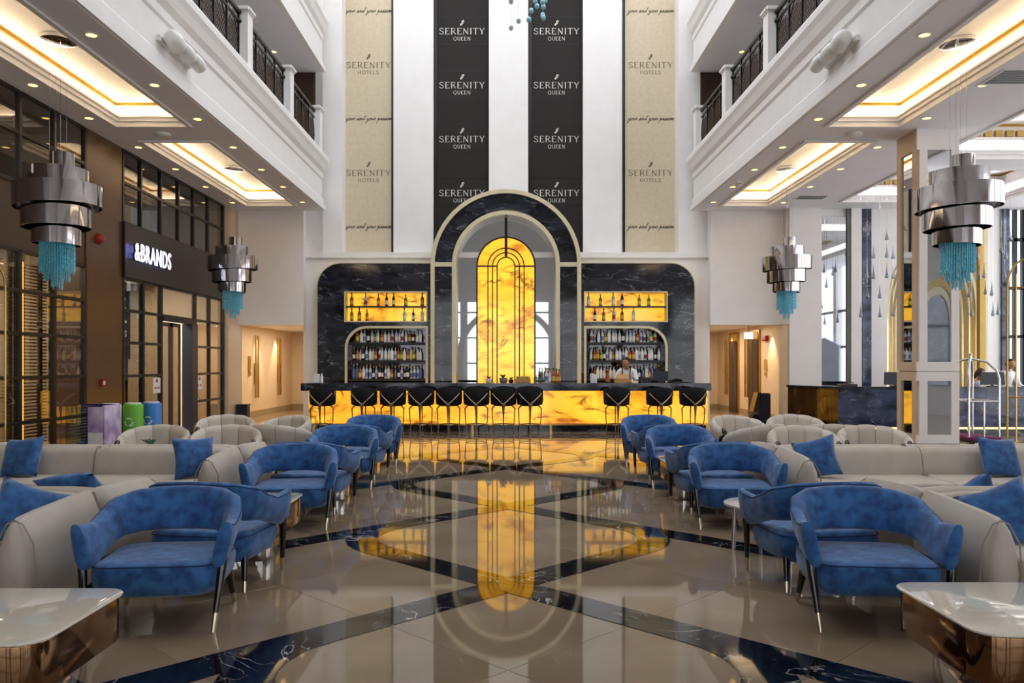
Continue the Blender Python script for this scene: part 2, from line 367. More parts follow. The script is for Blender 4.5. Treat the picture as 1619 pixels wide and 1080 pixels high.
# ------------------------------------------------------------------ hanging banners with printed lettering
GL = {
'S': (.60, [([(.53,.80),(.47,.94),(.30,1.0),(.12,.93),(.07,.77),(.17,.6),(.40,.47),(.54,.32),(.52,.12),(.34,0),(.14,.05),(.05,.2)], .1)]),
'E': (.58, [([(.1,0),(.1,1)],.13),([(.03,1),(.5,1)],.06),([(.1,.52),(.42,.52)],.06),([(.03,0),(.53,0)],.06),([(.5,1.03),(.5,.86)],.05),([(.53,-.03),(.53,.16)],.05)]),
'R': (.66, [([(.1,0),(.1,1)],.13),([(.03,1),(.35,1),(.5,.9),(.52,.75),(.45,.58),(.3,.5),(.1,.5)],.07),([(.3,.5),(.62,0)],.11),([(.02,0),(.2,0)],.05)]),
'N': (.72, [([(.1,0),(.1,1)],.06),([(.08,1),(.62,0)],.12),([(.62,0),(.62,1)],.06),([(.02,0),(.18,0)],.05),([(.54,1),(.7,1)],.05)]),
'I': (.26, [([(.13,0),(.13,1)],.13),([(.04,1),(.22,1)],.05),([(.04,0),(.22,0)],.05)]),
'T': (.64, [([(.32,0),(.32,1)],.13),([(.03,1),(.61,1)],.06),([(.03,1.03),(.03,.84)],.05),([(.61,1.03),(.61,.84)],.05),([(.23,0),(.41,0)],.05)]),
'Y': (.68, [([(.34,0),(.34,.48)],.12),([(.34,.46),(.06,1)],.11),([(.34,.46),(.62,1)],.07),([(0,1),(.16,1)],.05),([(.52,1),(.68,1)],.05)]),
'Q': (.80, [([(.40+.34*math.cos(2*PI*i/16),.5+.5*math.sin(2*PI*i/16)) for i in range(17)],.1),([(.42,.12),(.66,-.15)],.1)]),
'O': (.80, [([(.40+.34*math.cos(2*PI*i/16),.5+.5*math.sin(2*PI*i/16)) for i in range(17)],.1)]),
'U': (.70, [([(.1,1),(.1,.3),(.2,.06),(.36,0),(.52,.06),(.6,.3),(.6,1)],.1),([(.02,1),(.2,1)],.05),([(.52,1),(.68,1)],.05)]),
'H': (.74, [([(.1,0),(.1,1)],.13),([(.62,0),(.62,1)],.13),([(.1,.5),(.62,.5)],.06)]),
'L': (.54, [([(.1,0),(.1,1)],.13),([(.03,0),(.5,0)],.06),([(.5,-.03),(.5,.18)],.05)]),
' ': (.4, []),
'y': (.5, [([(0,.45),(.08,.1),(.22,.05),(.34,.45),(.3,0),(.2,-.45),(.05,-.5),(.1,-.3),(.45,.1)],.07)]),
'o': (.42, [([(.2,.45),(.05,.25),(.12,.02),(.28,.1),(.28,.38),(.2,.45),(.42,.38)],.07)]),
'u': (.48, [([(0,.42),(.06,.08),(.18,.05),(.32,.42),(.32,.1),(.46,.12)],.07)]),
'r': (.40, [([(0,.1),(.1,.46),(.16,.34),(.28,.4),(.26,.1),(.4,.1)],.07)]),
's': (.36, [([(0,.08),(.18,.48),(.25,.2),(.12,.02),(.36,.12)],.07)]),
'l': (.30, [([(0,.1),(.2,.8),(.16,1.0),(.1,.7),(.12,.1),(.3,.12)],.07)]),
'p': (.46, [([(0,.2),(.1,.45),(.04,-.5),(.1,.3),(.26,.45),(.3,.15),(.14,.05),(.46,.15)],.07)]),
'a': (.46, [([(.3,.42),(.08,.3),(.08,.05),(.28,.2),(.32,.42),(.32,.08),(.46,.12)],.07)]),
'i': (.24, [([(0,.12),(.1,.45),(.1,.08),(.24,.12)],.07),([(.12,.66),(.14,.7)],.07)]),
'n': (.50, [([(0,.1),(.08,.45),(.1,.06),(.2,.42),(.32,.4),(.32,.06),(.5,.14)],.07)]),
'$': (.6, [([(.62,.95),(.3,.75),(.42,.55),(.2,.38),(.0,.05)],.16),([(.75,.8),(.45,.6),(.56,.42),(.35,.22),(.1,-.05)],.1)]),
}
def lettering(txt, width, m, parent, x, z, y, slant=0, track=.16, weight=1, h=None):
    """flat printed strokes, centred on x, baseline z"""
    tot = sum(GL[c][0]+track for c in txt)-track
    sc = width/tot; sz = h if h else sc; b = MB(); cx = 0
    for c in txt:
        for pts, w in GL[c][1]:
            w *= weight
            P = [Vector((cx+p[0]+slant*p[1], p[1])) for p in pts]
            for i in range(len(P)-1):
                d = (P[i+1]-P[i]); 
                if d.length < 1e-6: continue
                d.normalize(); nn = Vector((-d.y, d.x))*w/2; e = d*w*.25 if len(P) > 2 else d*0
                q = [P[i]-nn-e, P[i+1]-nn+e, P[i+1]+nn+e, P[i]+nn-e]
                k = [(v.x*sc-width/2, 0, v.y*sz) for v in q]
                b.add([(a[0], -.002, a[2]) for a in k]+[(a[0], .001, a[2]) for a in k], [(0,1,2,3),(4,7,6,5),(0,4,5,1),(1,5,6,2),(2,6,7,3),(3,7,4,0)])
        cx += GL[c][0]+track
    o = b.build('lettering', m, parent); o.location = (x, y, z); return o
DBN = 21.05
def banner(p0, p1, kind, label):
    x0, x1 = X(p0, DBN), X(p1, DBN); xc = (x0+x1)/2; w = x1-x0
    t = thing('hanging_banner', label, 'banner', (xc, DBN, Z(401, DBN)), 0, 'tall banners on the end wall')
    zb = Z(401, DBN); H = 12.9-zb
    sbox('cloth', 'banner_black' if kind else 'banner_cream', -w/2+.04, w/2, 0, .03, 0, H, parent=t)
    sbox('edge_batten', 'black_metal', -w/2, -w/2+(.1 if kind else .05), -.02, -.001, 0, H, parent=t)
    if not kind: sbox('edge_batten', 'black_metal', w/2-.05, w/2, -.02, -.001, 0, H, parent=t)
    if kind:
        for k in range(9):
            zz = Z(325-42.5*k, DBN)-zb
            if 0 < zz < H: sbox('seam', 'black_metal', -w/2+.04, w/2, -.003, .003, zz, zz+.012, parent=t)
            zc = Z(310-85.3*k, DBN)-zb
            if k < 5:
                lettering('SERENITY', 72*DBN/F, 'print_white', t, .02, zc, -.001, weight=.8, h=9.5*DBN/F)
                lettering('QUEEN', 27*DBN/F, 'print_white', t, .02, zc-.16, -.001, h=5.5*DBN/F, weight=.9); lettering('$', 5*DBN/F, 'print_white', t, .02, zc+.23, -.001, h=8*DBN/F)
    else:
        for k in range(4):
            zc = Z(278-170.5*k, DBN)-zb
            if zc < H-.5:
                lettering('SERENITY', 70*DBN/F, 'print_taupe', t, 0, zc, -.001, h=9*DBN/F)
                lettering('HOTELS', 33*DBN/F, 'print_taupe', t, 0, zc-.16, -.001, h=5.5*DBN/F); lettering('$', 5*DBN/F, 'print_dark', t, 0, zc+.23, -.001, h=8*DBN/F)
            zc = Z(361-170.5*k, DBN)-zb
            if zc < H-.3: lettering('your soul your passion', 72*DBN/F, 'print_dark', t, 0, zc, -.001, slant=.5, track=0, h=8.5*DBN/F, weight=1.3)
banner(543, 622, 0, 'cream banner at far left of the end wall')
banner(685, 773, 1, 'black banner left of the middle pilaster')
banner(835, 922, 1, 'black banner right of the middle pilaster')
banner(985, 1072, 0, 'cream banner at far right of the end wall')

sbox('ceiling_shade_roof', 'white', -9, 13, -7, 6.5, 12.6, 12.8)  # unseen roof, its extent chosen to keep daylight off the foreground
# ------------------------------------------------------------------ galleries left and right
PROF = [(4.55,5.35),(4.55,5.47),(4.60,5.50),(4.60,5.62),(4.63,5.66),(4.63,6.10),(4.60,6.14),(4.60,6.26),(4.54,6.34),(4.50,6.46),(4.46,6.54),(4.46,6.64),(4.50,6.70)]
def fascia(name, s, dz, y0, y1):
    b = MB(); P = [(p[0], p[1]+dz) for p in PROF]+[(4.95, 6.70+dz), (4.95, 5.35+dz)]
    b.loft([[(s*p[0], y, p[1]) for p in P] for y in (y0, y1)]); return struct(b.build(name, 'white'))
SIDES = ((-1, 'left'), (1, 'right'))
for s, n in SIDES:
    fascia('trim_gallery_'+n, s, 0, -7, 20.35); fascia('trim_upper_gallery_'+n, s, 3.45, -7, 20.35)
    xs = sorted((s*4.7, s*8.2)); sbox('floor_gallery_'+n, 'white', xs[0], xs[1], -7, 20.35, 6.4, 6.7)
    sbox('ceiling_gallery_'+n, 'soffit', xs[0], xs[1], -7, 20.35, 8.795, 9.0); sbox('floor_upper_gallery_'+n, 'white', xs[0], xs[1], -7, 20.35, 9.9, 10.15)
    sbox('wall_gallery_'+n, 'white', *sorted((s*8.0, s*8.2)), -7, 20.35, 6.7, 8.8); sbox('wall_upper_gallery_'+n, 'white', *sorted((s*8.0, s*8.2)), -7, 20.35, 10.15, 12.6)
    t = thing('gallery_door', 'dark brown doorway at end of '+n+' gallery', 'door', (s*5.25, 20.33, 6.7)); sbox('door_panel', 'dark_wood', -.42, .42, -.03, 0, 0, 2.08, parent=t); sbox('door_frame', 'brown_panel', -.46, -.42, -.04, 0, 0, 2.08, parent=t); sbox('door_frame', 'brown_panel', .42, .46, -.04, 0, 0, 2.08, parent=t)
def make_post():
    t = thing('gallery_post', '', 'post', (0,0,0), 0, 'white posts of the gallery railings')
    sbox('shaft', 'white', -.14, .14, -.14, .14, 0, 1.05, parent=t); sbox('cap', 'white', -.19, .19, -.19, .19, 1.05, 1.15, parent=t, bevel=.03); return t
def make_rail(n, L):
    t = thing('gallery_railing', '', 'railing', (0,0,0), 0, 'black metal gallery railings')
    for z, r in ((1.02, .03), (.86, .018), (.06, .02)): MB().box(-r, r, .0, L, z-r, z+r).build('rail', 'black_metal', t)
    w = L/n
    for i in range(n+1): MB().box(-.018, .018, i*w-.02 if i else 0, i*w+.02 if i < n else L, .06, 1.0).build('baluster', 'black_metal', t)
    for i in range(n):
        b = MB(); y0, y1, z0, z1 = i*w+.05, (i+1)*w-.05, .12, .82
        for sg in (-1, 1):
            for q in range(-8, 9):
                c = (y0+y1)/2+q*.075; pts = []
                for k in range(13):
                    zz = z0+(z1-z0)*k/12; yy = c+sg*(zz-(z0+z1)/2)*.7
                    if ((yy-(y0+y1)/2)/((y1-y0)/2))**2+((zz-(z0+z1)/2)/((z1-z0)/2))**2 <= 1: pts.append((0, yy, zz))
                if len(pts) > 1: b.tube([pts[0], pts[-1]], .007, 4)
        b.build('lattice', 'bronze_lattice', t)
        rg = [(0, (y0+y1)/2+(y1-y0)/2*math.cos(2*PI*k/20), (z0+z1)/2+(z1-z0)/2*math.sin(2*PI*k/20)) for k in range(21)]
        MB().tube(rg, .011, 5).build('oval_frame', 'black_metal', t)
    for z in (1.02, .86): MB().lathe([(.001,-.05),(.04,-.035),(.055,0),(.04,.035),(.001,.05)], 10).build('knob', 'black_metal', t, True).location = (0, L, z)
    return t
post = make_post(); rail = make_rail(4, 2.44); used = [0, 0]
PY = [11.75, 14.57, 17.4, 20.1]
for s, n in SIDES:
    for lev, z in (('lower', 6.7), ('upper', 10.15)):
        for i, y in enumerate(PY):
            if lev == 'upper' and i < 2: continue
            lb = 'white railing post on '+lev+' '+n+' gallery, '+ORD[3-i]+' from the end wall'
            if not used[0]: post.location = (s*4.74, y, z); post['label'] = lb; used[0] = 1
            else: repeat(post, (s*4.74, y, z), 0, lb)
            if i < 3:
                lb = 'black lattice railing on '+lev+' '+n+' gallery, '+ORD[2-i]+' from the end wall'
                if not used[1]: rail.location = (s*4.74, y+.17, z); rail['label'] = lb; used[1] = 1
                else: repeat(rail, (s*4.74, y+.17, z), 0, lb)

# ------------------------------------------------------------------ coffered ceilings under the galleries
ZC = 5.35
def coffer(name, s, x0, x1, y0, y1, depth=.36, dent=False):
    """recessed ceiling tray: crown moulding, LED cove, gold line, inner panel"""
    X0, X1 = sorted((s*x0, s*x1)); t = bpy.data.objects.new(name, None); C.objects.link(t); struct(t)
    def frame(nm, m, i, j, z0, z1):
        b = MB(); b.box(X0+i, X1-i, y0+i, y0+j, z0, z1).box(X0+i, X1-i, y1-j, y1-i, z0, z1).box(X0+i, X0+j, y0+j, y1-j, z0, z1).box(X1-j, X1-i, y0+j, y1-j, z0, z1)
        return b.build(nm, m, t)
    frame('crown_moulding', 'white', -.02, .05, ZC-.03, ZC+.06); frame('crown_moulding', 'white', .0, .09, ZC+.05, ZC+.1); frame('crown_moulding', 'white', .03, .13, ZC+.1, ZC+.13)
    frame('cove_wall', 'white', -.1, 0, ZC+.05, ZC+depth+.02)
    frame('light_strip', 'led_lobby_fill' if dent else 'led_warm', .02, .07, ZC+.135, ZC+.15)  # lobby trays: cool strip added as fill to brighten the lobby
    frame('gold_line', 'gold', .0, .03, ZC+depth-.035, ZC+depth-.01); frame('gold_line', 'gold', .05, .065, ZC+depth-.015, ZC+depth)
    MB().box(X0-.1, X1+.1, y0-.1, y1+.1, ZC+depth, ZC+depth+.05).build('tray_panel', 'white', t)
    if dent:
        frame('cornice', 'white', 0, .12, ZC+.3, ZC+.36); n = int((X1-X0)/.2)
        for k in range(n): MB().box(X0+.05+k*.2, X0+.17+k*.2, y1-.08, y1, ZC+.38, ZC+.5).build('dentil', 'gold_paint', t)
    return t
TR = ((5.1, 6.33, 6.8, 13.14), (5.1, 6.33, 14.0, 19.65))
def ceil(name, s, x0, x1, holes):
    X0, X1 = sorted((s*x0, s*x1)); o = plate(name, [rect(X0, X1, -7, 20.35)]+[rect(*sorted((s*a, s*b)), c, d) for a, b, c, d in holes], -.04, .04, 'soffit', rot=Matrix.Translation((0,0,ZC+.035)) @ Matrix.Rotation(-PI/2, 4, 'X'))
    for v in o.data.vertices: pass
    return struct(o)
BIG = ((7.8, 11.6, 7.5, 15.2), (7.8, 11.6, 16.0, 19.2))
ceil('ceiling_left', -1, 4.6, 6.95, TR); ceil('ceiling_right', 1, 4.6, 13, TR+BIG)
for s, n in SIDES:
    for k, h in enumerate(TR): coffer('ceiling_tray_'+n, s, *h)
for h in BIG: coffer('ceiling_tray_lobby', 1, *h, depth=.62, dent=True)
dl = thing('downlight', '', 'downlight', (0,0,0), 0, 'recessed ceiling downlights')
MB().loft([[(r*math.cos(2*PI*a/16), r*math.sin(2*PI*a/16), z) for a in range(16)] for r, z in ((.06,.0),(.085,-.002),(.085,-.012),(.062,-.014))], False, loop=True).build('trim_ring', 'planter', dl, True)
MB().lathe([(.06,-.004),(.06,-.009)], 16).build('lens', 'lamp_warm', dl)
u = 0
for s, n in SIDES:
    for row, x, ys in (('inner', 4.85, (9.5,11.2,12.75,14.4,16.05,17.6,19.25)), ('outer', 6.52, (11.2,12.7,14.4,16.0,17.6,19.3))):
        for i, y in enumerate(ys):
            lb = 'round downlight in '+row+' row of '+n+' ceiling, '+ORD[len(ys)-1-i]+' from the far end'
            if not u: dl.location = (s*x, y, ZC); dl['label'] = lb; u = 1
            else: repeat(dl, (s*x, y, ZC), 0, lb)
    for i, (x, y) in enumerate(((5.45, 16.2), (5.45, 19.0))): repeat(dl, (s*x, y, 8.8), 0, 'round downlight under upper '+n+' gallery, '+('nearer' if i == 0 else 'farther')+' one')
def disc(name, label, cat, loc, m='planter', r=.11):
    o = MB().lathe([(r,0),(r,-.02),(r*.8,-.045),(r*.3,-.05)], 16).build(name, m, smooth=True); o.location = loc; return tag(o, label, cat)
for s, n in SIDES:
    disc('smoke_detector', 'white ceiling speaker between the two '+n+' ceiling trays', 'speaker', (s*5.75, 13.57, ZC), r=.14)
    disc('smoke_detector', 'small smoke detector in nearer '+n+' ceiling tray', 'detector', (s*5.5, 12.3, ZC+.36), r=.07)
    disc('smoke_detector', 'small smoke detector in farther '+n+' ceiling tray', 'detector', (s*5.5, 18.6, ZC+.36), r=.07)
    disc('smoke_detector', 'small detector under upper '+n+' gallery', 'detector', (s*5.35, 17.3, 8.8), r=.09)
t = thing('security_camera', 'small white security camera under right gallery', 'camera', (4.8, 17.0, ZC)); MB().lathe([(.05,0),(.05,-.05),(.02,-.06)], 10).build('mount', 'planter', t, True); MB().tube([(0,.06,-.09),(0,-.14,-.11)], .045, 10).build('camera_body', 'planter', t, True); MB().lathe([(.03,-.005),(.03,.005)], 10).build('lens', 'black_metal', t).location = (0,-.145,-.11); t.children[2].rotation_euler.x = PI/2
for lb, x, y, w in (('dark ceiling vent near the right chandelier', 6.9, 10.9, .9), ('dark ceiling vent far down the right ceiling', 6.95, 18.7, .7)):
    t = thing('ceiling_vent', lb, 'vent', (x, y, ZC)); sbox('vent_frame', 'planter', -w/2, w/2, -w/3, w/3, -.015, -.001, parent=t)
    for k in range(7): sbox('slat', 'grey_vent', -w/2+.04, w/2-.04, -w/3+.03+k*.082*w, -w/3+.03+k*.082*w+.05*w, -.022, -.015, parent=t)
# spotlight clusters on the gallery fronts
for s, n in SIDES:
    t = thing('spotlight_cluster', 'three white spotlights on a bracket on '+n+' gallery front', 'spotlight', (s*4.63, 10.9, 5.75))
    MB().box(*sorted((0, -s*.05)), -.16, .9, .03, .1).build('bracket', 'planter', t)
    for k, (y, r) in enumerate(((0, .12), (.42, .105), (.78, .1))):
        h = MB().tube([(-s*.17, y-.13, .1), (-s*.17, y-.1, .1), (-s*.17, y+.02, .085), (-s*.17, y+.14, .06)], [r*.5, r*.85, r, r*.95], 16).build('lamp_head', 'planter', t, True)
        MB().tube([(-s*.17, y+.14, .06), (-s*.17, y+.15, .057)], r*.8, 14).build('lens', 'black_metal', h)
        MB().tube([(0, y, .065), (-s*.15, y, .08)], .025, 8).build('arm', 'planter', t)
# ------------------------------------------------------------------ shop fronts along the left side
XS = -6.85
sbox('wall_left_near', 'brown_panel', XS-.25, XS, -7, 9.7, 0, ZC)
sbox('wall_left_pillar', 'brown_pillar', XS-.5, XS+.02, 13.22, 14.46, 0, ZC)
sbox('wall_left_band', 'brown_panel', XS-.15, XS, 9.7, 13.22, 3.12, 4.04)
sg = thing('shop_sign', 'dark shop sign panel with lit white letters over the shop door', 'sign', (XS, 14.46, 3.07))
sbox('sign_panel', 'sign_panel', -.15, .06, 0, 5.2, 0, .95, parent=sg); sbox('edge_strip', 'black_frame', -.15, .075, -.03, .0, -.02, .97, parent=sg)
def font_mesh(txt, size, ext, m, parent, sx=1, off=0):
    cu = bpy.data.curves.new('letters', 'FONT'); cu.body = txt; cu.size = size; cu.extrude = ext; cu.offset = off; cu.resolution_u = 3; cu.space_character = 1.14
    t = bpy.data.objects.new('letters', cu); C.objects.link(t)
    me = bpy.data.meshes.new_from_object(t.evaluated_get(bpy.context.evaluated_depsgraph_get())); bpy.data.objects.remove(t); bpy.data.curves.remove(cu)
    me.transform(Matrix.Diagonal((sx, 1, 1, 1))); me.materials.clear(); me.materials.append(M[m]); me.name = 'lettering'
    o = bpy.data.objects.new('lettering', me); C.objects.link(o); o.parent = parent; return o
o = font_mesh('&BRANDS', .46, .02, 'navy_frame', sg, .7, .0); o.rotation_euler = (PI/2, 0, PI/2); o.location = (.12, .2, .32)
o = font_mesh('&BRANDS', .46, .008, 'sign_white', sg, .7, .002); o.rotation_euler = (PI/2, 0, PI/2); o.location = (.15, .2, .32)
l = bpy.data.lights.new('sign_halo', 'AREA'); l.energy = 5; l.color = (.25,.3,1); l.shape = 'RECTANGLE'; l.size = 1.5; l.size_y = .2
o = bpy.data.objects.new('sign_halo', l); C.objects.link(o); o.parent = sg; o.location = (.115, 1.0, .48); o.rotation_euler = (0, PI/2, 0); l.size = .25; l.size_y = 1.7
def shopfront(n, ys, zs, label, skip=None, name='shop_window'):
    t = thing(name, label, 'shop window', (XS, ys[0], 0))
    y0 = ys[0]
    for y in ys: sbox('mullion', 'black_frame', -.06, .03, y-y0-.03, y-y0+.03, zs[0], zs[-1], parent=t)
    for z in zs:
        for a, b in zip(ys[:-1], ys[1:]):
            if skip and a >= skip[0]-.01 and b <= skip[1]+.01 and z < skip[2]-.01: continue
            sbox('glazing_bar', 'black_frame', -.05, .025, a-y0+.03, b-y0-.03, z-.025, z+.025, parent=t)
    for a, b in zip(ys[:-1], ys[1:]):
        for c, d in zip(zs[:-1], zs[1:]):
            if skip and a >= skip[0]-.01 and b <= skip[1]+.01 and d < skip[2]+.01: continue
            sbox('pane', 'glass_pane', -.012, -.004, a-y0+.03, b-y0-.03, c+.025, d-.025, parent=t)
    return t
shopfront(1, (9.7, 10.56, 11.43, 12.3, 13.19), (4.06, 4.75, 5.33), 'upper dark gridded window left of the brown pillar')
shopfront(2, (9.7, 10.56, 11.43, 12.3, 13.19), (.05, .68, 1.32, 1.94, 2.54, 3.1), 'gridded shop window with blinds left of the brown pillar')
shopfront(3, (14.48, 15.2, 16.07, 16.93, 17.74, 18.6, 19.6), (4.04, 4.75, 5.33), 'upper dark gridded window above the lit shop sign')
shopfront(4, (14.5, 15.3, 16.1, 17.85, 18.7, 19.6), (.05, .7, 1.3, 1.9, 2.48, 3.05), 'gridded shop window around the sliding door', (16.1, 17.85, 2.48))
t = thing('sliding_door', 'dark framed glass sliding shop door under the lit sign', 'door', (XS, 16.13, 0))
sbox('door_head', 'black_frame', -.1, .06, 0, 1.69, 2.38, 2.45, parent=t)
sbox('door_post', 'navy_frame', -.14, .08, 1.38, 1.69, 0, 2.38, parent=t)
for a, b in ((.02, .5), (.56, 1.0)):
    l = sbox('door_leaf', 'dark_wood', -.05, -.02, a, a+.06, .02, 2.36, parent=t); sbox('leaf_frame', 'dark_wood', -.05, -.02, b-.06, b, .02, 2.36, parent=l); sbox('leaf_frame', 'dark_wood', -.05, -.02, a, b, 2.28, 2.36, parent=l); sbox('leaf_frame', 'dark_wood', -.05, -.02, a, b, .02, .12, parent=l)
    sbox('pane', 'glass_pane', -.04, -.03, a+.06, b-.06, .12, 2.28, parent=l)
# shop interiors
sbox('wall_shop_back', 'shop_wall', XS-2.6, XS-2.5, 14.4, 20.3, 0, ZC); sbox('floor_shop', 'shop_wall', XS-2.6, XS-.2, 9.6, 20.3, -.02, .01)
sbox('wall_shop_divider', 'shop_wall', XS-2.6, XS-.55, 13.6, 13.8, 0, ZC); sbox('wall_shop_far', 'shop_wall', XS-2.6, XS-.1, 20.0, 20.3, 0, ZC); sbox('ceiling_shop', 'shop_wall', XS-2.6, XS-.2, 9.6, 20.3, 3.5, 3.6)
sbox('ceiling_shop_upper', 'brown_panel', XS-2.6, XS-.1, 9.6, 20.3, ZC, ZC+.1); sbox('wall_shop_back_dark', 'brown_panel', XS-2.6, XS-2.5, 9.6, 14.4, 0, ZC)
for y, e, z in ((15.6, 60, 3.4), (17.2, 60, 3.4), (18.8, 60, 3.4), (11.6, 120, 3.4)):
    l = bpy.data.lights.new('shop_light', 'AREA'); l.energy = e; l.color = (1, .95, .87) if y > 14 else (1, .9, .75); l.size = 1.2
    o = bpy.data.objects.new('shop_light', l); C.objects.link(o); o.location = (XS-1.3, y, z)
for k, (a, b) in enumerate(((9.75, 11.3), (11.55, 12.6))):
    t = thing('window_blind', ('nearer' if k == 0 else 'farther')+' slatted gold blind behind the left shop window', 'blind', (XS-.3, a, 0), 0, 'slatted blinds in the left shop window')
    s_ = MB()
    for q in range(58): s_.box(-.02, .03, 0, b-a, .12+q*.05, .14+q*.05)
    o = s_.build('slats', 'blind', t); o['kind'] = 'stuff'
    for q in (.15, (b-a)-.15): sbox('cord', 'black_metal', -.03, .04, q-.015, q+.015, .011, 3.5, parent=t)
    sbox('fill_tube', 'blind_fill_glow', .07, .1, .28, .33, .3, 3.0, parent=t)  # glowing tube added in front to light the slats
# clothes on dummies, rail of clothes further in
def skin_mesh(name, joints, edges, m, parent, root=0, sub=1):
    me = bpy.data.meshes.new(name); me.from_pydata([j[0] for j in joints], edges, []); o = bpy.data.objects.new(name, me); C.objects.link(o)
    o.modifiers.new('Skin', 'SKIN'); 
    for i, j in enumerate(joints):
        r = j[1]; me.skin_vertices[0].data[i].radius = (r, r) if not isinstance(r, tuple) else r
    me.skin_vertices[0].data[root].use_root = True
    sb = o.modifiers.new('Subdivision', 'SUBSURF'); sb.levels = sub; sb.render_levels = sub
    m2 = bpy.data.meshes.new_from_object(o.evaluated_get(bpy.context.evaluated_depsgraph_get())); bpy.data.objects.remove(o)
    m2.name = name; m2.materials.clear(); m2.materials.append(M[m]); m2.polygons.foreach_set('use_smooth', [True]*len(m2.polygons))
    o = bpy.data.objects.new(name, m2); C.objects.link(o); o.parent = parent; return o
def head(parent, c, r, m='skin', face=True, turn=0, hair=None, long=False):
    b = MB(); rings = []
    for i in range(1, 14):
        a = PI*i/14; z = math.cos(a); rad = math.sin(a)*(1 if z > -.2 else 1+.28*(z+.2)); ring = []
        for q in range(18):
            t = 2*PI*q/18; x = math.sin(t)*rad*.78; y = -math.cos(t)*rad*.95
            if q in (0, 1, 17) and -.45 < z < .12: y -= (.2 if q == 0 else .05)*max(0, 1-abs(z+.22)/.3)
            ring.append((x*r, y*r, z*r*1.18))
        rings.append(ring)
    b.loft(rings)
    for s in (-1, 1): b.lathe([(.02*r,-.22*r),(.13*r,-.1*r),(.14*r,.1*r),(.03*r,.22*r)], 8, s*.78*r, .05*r)
    h = b.build('head', m, parent, True); h.location = c; h.rotation_euler.z = turn
    if face:
        for s in (-1, 1): MB().lathe([(.01*r,-.06*r),(.09*r,0),(.01*r,.06*r)], 8, s*.3*r, -.84*r).build('eye', 'hair', h, True)
        MB().box(-.22*r, .22*r, -.86*r, -.78*r, -.58*r, -.52*r).build('mouth', 'red_plastic', h)
    if hair:
        b = MB(); rings = []
        for i in range(1, 10):
            a = PI*.66*i/10; z = math.cos(a); rings.append([(math.sin(2*PI*q/18)*math.sin(a)*.9*r, (-math.cos(2*PI*q/18)*math.sin(a)*1.02+.1*(1-z))*r+(.16*r if z < .55 and math.cos(2*PI*q/18) > .4 else 0)*2.2, z*1.27*r) for q in range(18)])
        b.loft(rings); b.build('hair', hair, h, True)
        if long: MB().lathe([(.05*r,.1*r),(.3*r,0),(.34*r,-.35*r),(.22*r,-.9*r),(.05*r,-1.15*r)], 10, 0, .95*r).build('ponytail', hair, h, True)
    return h
def person(label, loc, rz, H, lean, shirt, hair, arms, long=False, seated=False, vest=None, headturn=0, nod=.1):
    """standing, leaning or seated adult facing -y; H scales a 1.75 m figure"""
    k = H/1.75; t = thing('person', label, 'person', loc, rz)
    hz = .93 if not seated else .62
    P = lambda x, y, z: (x*k, y*k, z*k)
    tilt = lambda x, y, dz: P(x, y-dz*math.sin(lean), hz+dz*math.cos(lean))
    J = [(tilt(0,0,0), .13*k), (tilt(0,0,.18), .125*k), (tilt(0,0,.38), .15*k), (tilt(0,0,.5), .09*k), (tilt(0,-.01,.54), .058*k), (tilt(0,-.03,.59), .054*k)]
    E = [(0,1),(1,2),(2,3),(3,4),(4,5)]; TE = E[:3]
    sleeve = []
    for s in (-1, 1):
        o = len(J); sh = tilt(s*.19, 0, .46); el, wr = [P(a[0]*s, a[1], a[2]) for a in arms]
        J += [(sh, .06*k), (el, .043*k), (wr, .03*k)]; hd = Vector(wr); d = (hd-Vector(el)).normalized()
        J.append((tuple(hd+d*.07*k), .032*k)); E += [(3,o),(o,o+1),(o+1,o+2),(o+2,o+3)]; sleeve += [(3,o),(o,o+1),(o+1,o+2)]
        side = d.orthogonal().normalized()
        for q in range(4):
            b_ = len(J); off = side*(q-1.5)*.02*k; p = hd+d*.08*k+off; J += [(tuple(p+d*.04*k), .009*k), (tuple(p+d*(.075-.006*abs(q-1))*k-Vector((0,0,.02*k))), .008*k)]; E += [(o+3,b_),(b_,b_+1)]
        b_ = len(J); J += [(tuple(hd+d*.04*k+side*.045*k), .01*k), (tuple(hd+d*.075*k+side*.055*k), .009*k)]; E += [(o+2,b_),(b_,b_+1)]
    legs = []
    for s in (-1, 1):
        o = len(J)
        kn, an = ((P(s*.11,-.42,.6), P(s*.11,-.4,.12)) if seated else (P(s*.1,-.01,.5), P(s*.1,.02,.09)))
        J += [(P(s*.1,0,hz-.06), .085*k), (kn, .06*k), (an, .04*k), (P(s*.1, (an[1]/k)-.15, an[2]/k-.05), .034*k)]; E += [(0,o),(o,o+1),(o+1,o+2),(o+2,o+3)]; legs += [(0,o),(o,o+1),(o+1,o+2)]
    body = skin_mesh('body', J, E, 'skin', t)
    def garment(nm, es, m, grow):
        ids = sorted({i for e in es for i in e}); mp = {a: b for b, a in enumerate(ids)}
        return skin_mesh(nm, [(J[i][0], J[i][1]+grow*k) for i in ids], [(mp[a], mp[b]) for a, b in es], m, t)
    garment('shirt', TE+sleeve, shirt, .014); garment('trousers', legs, 'dark_cloth', .012)
    hc = tilt(0, -.05, .70); hd_ = head(t, hc, .112*k, hair=hair, turn=headturn, long=long); hd_.rotation_euler.x = nod
    if vest:
        for s in (-1, 1): MB().tube([tilt(s*.09,-.175,.1), tilt(s*.09,-.185,.36), tilt(s*.1,-.07,.55), tilt(s*.08,.16,.42), tilt(0,.16,.1)], .014*k, 6).build('strap', 'dark_cloth', t, True)
    return t
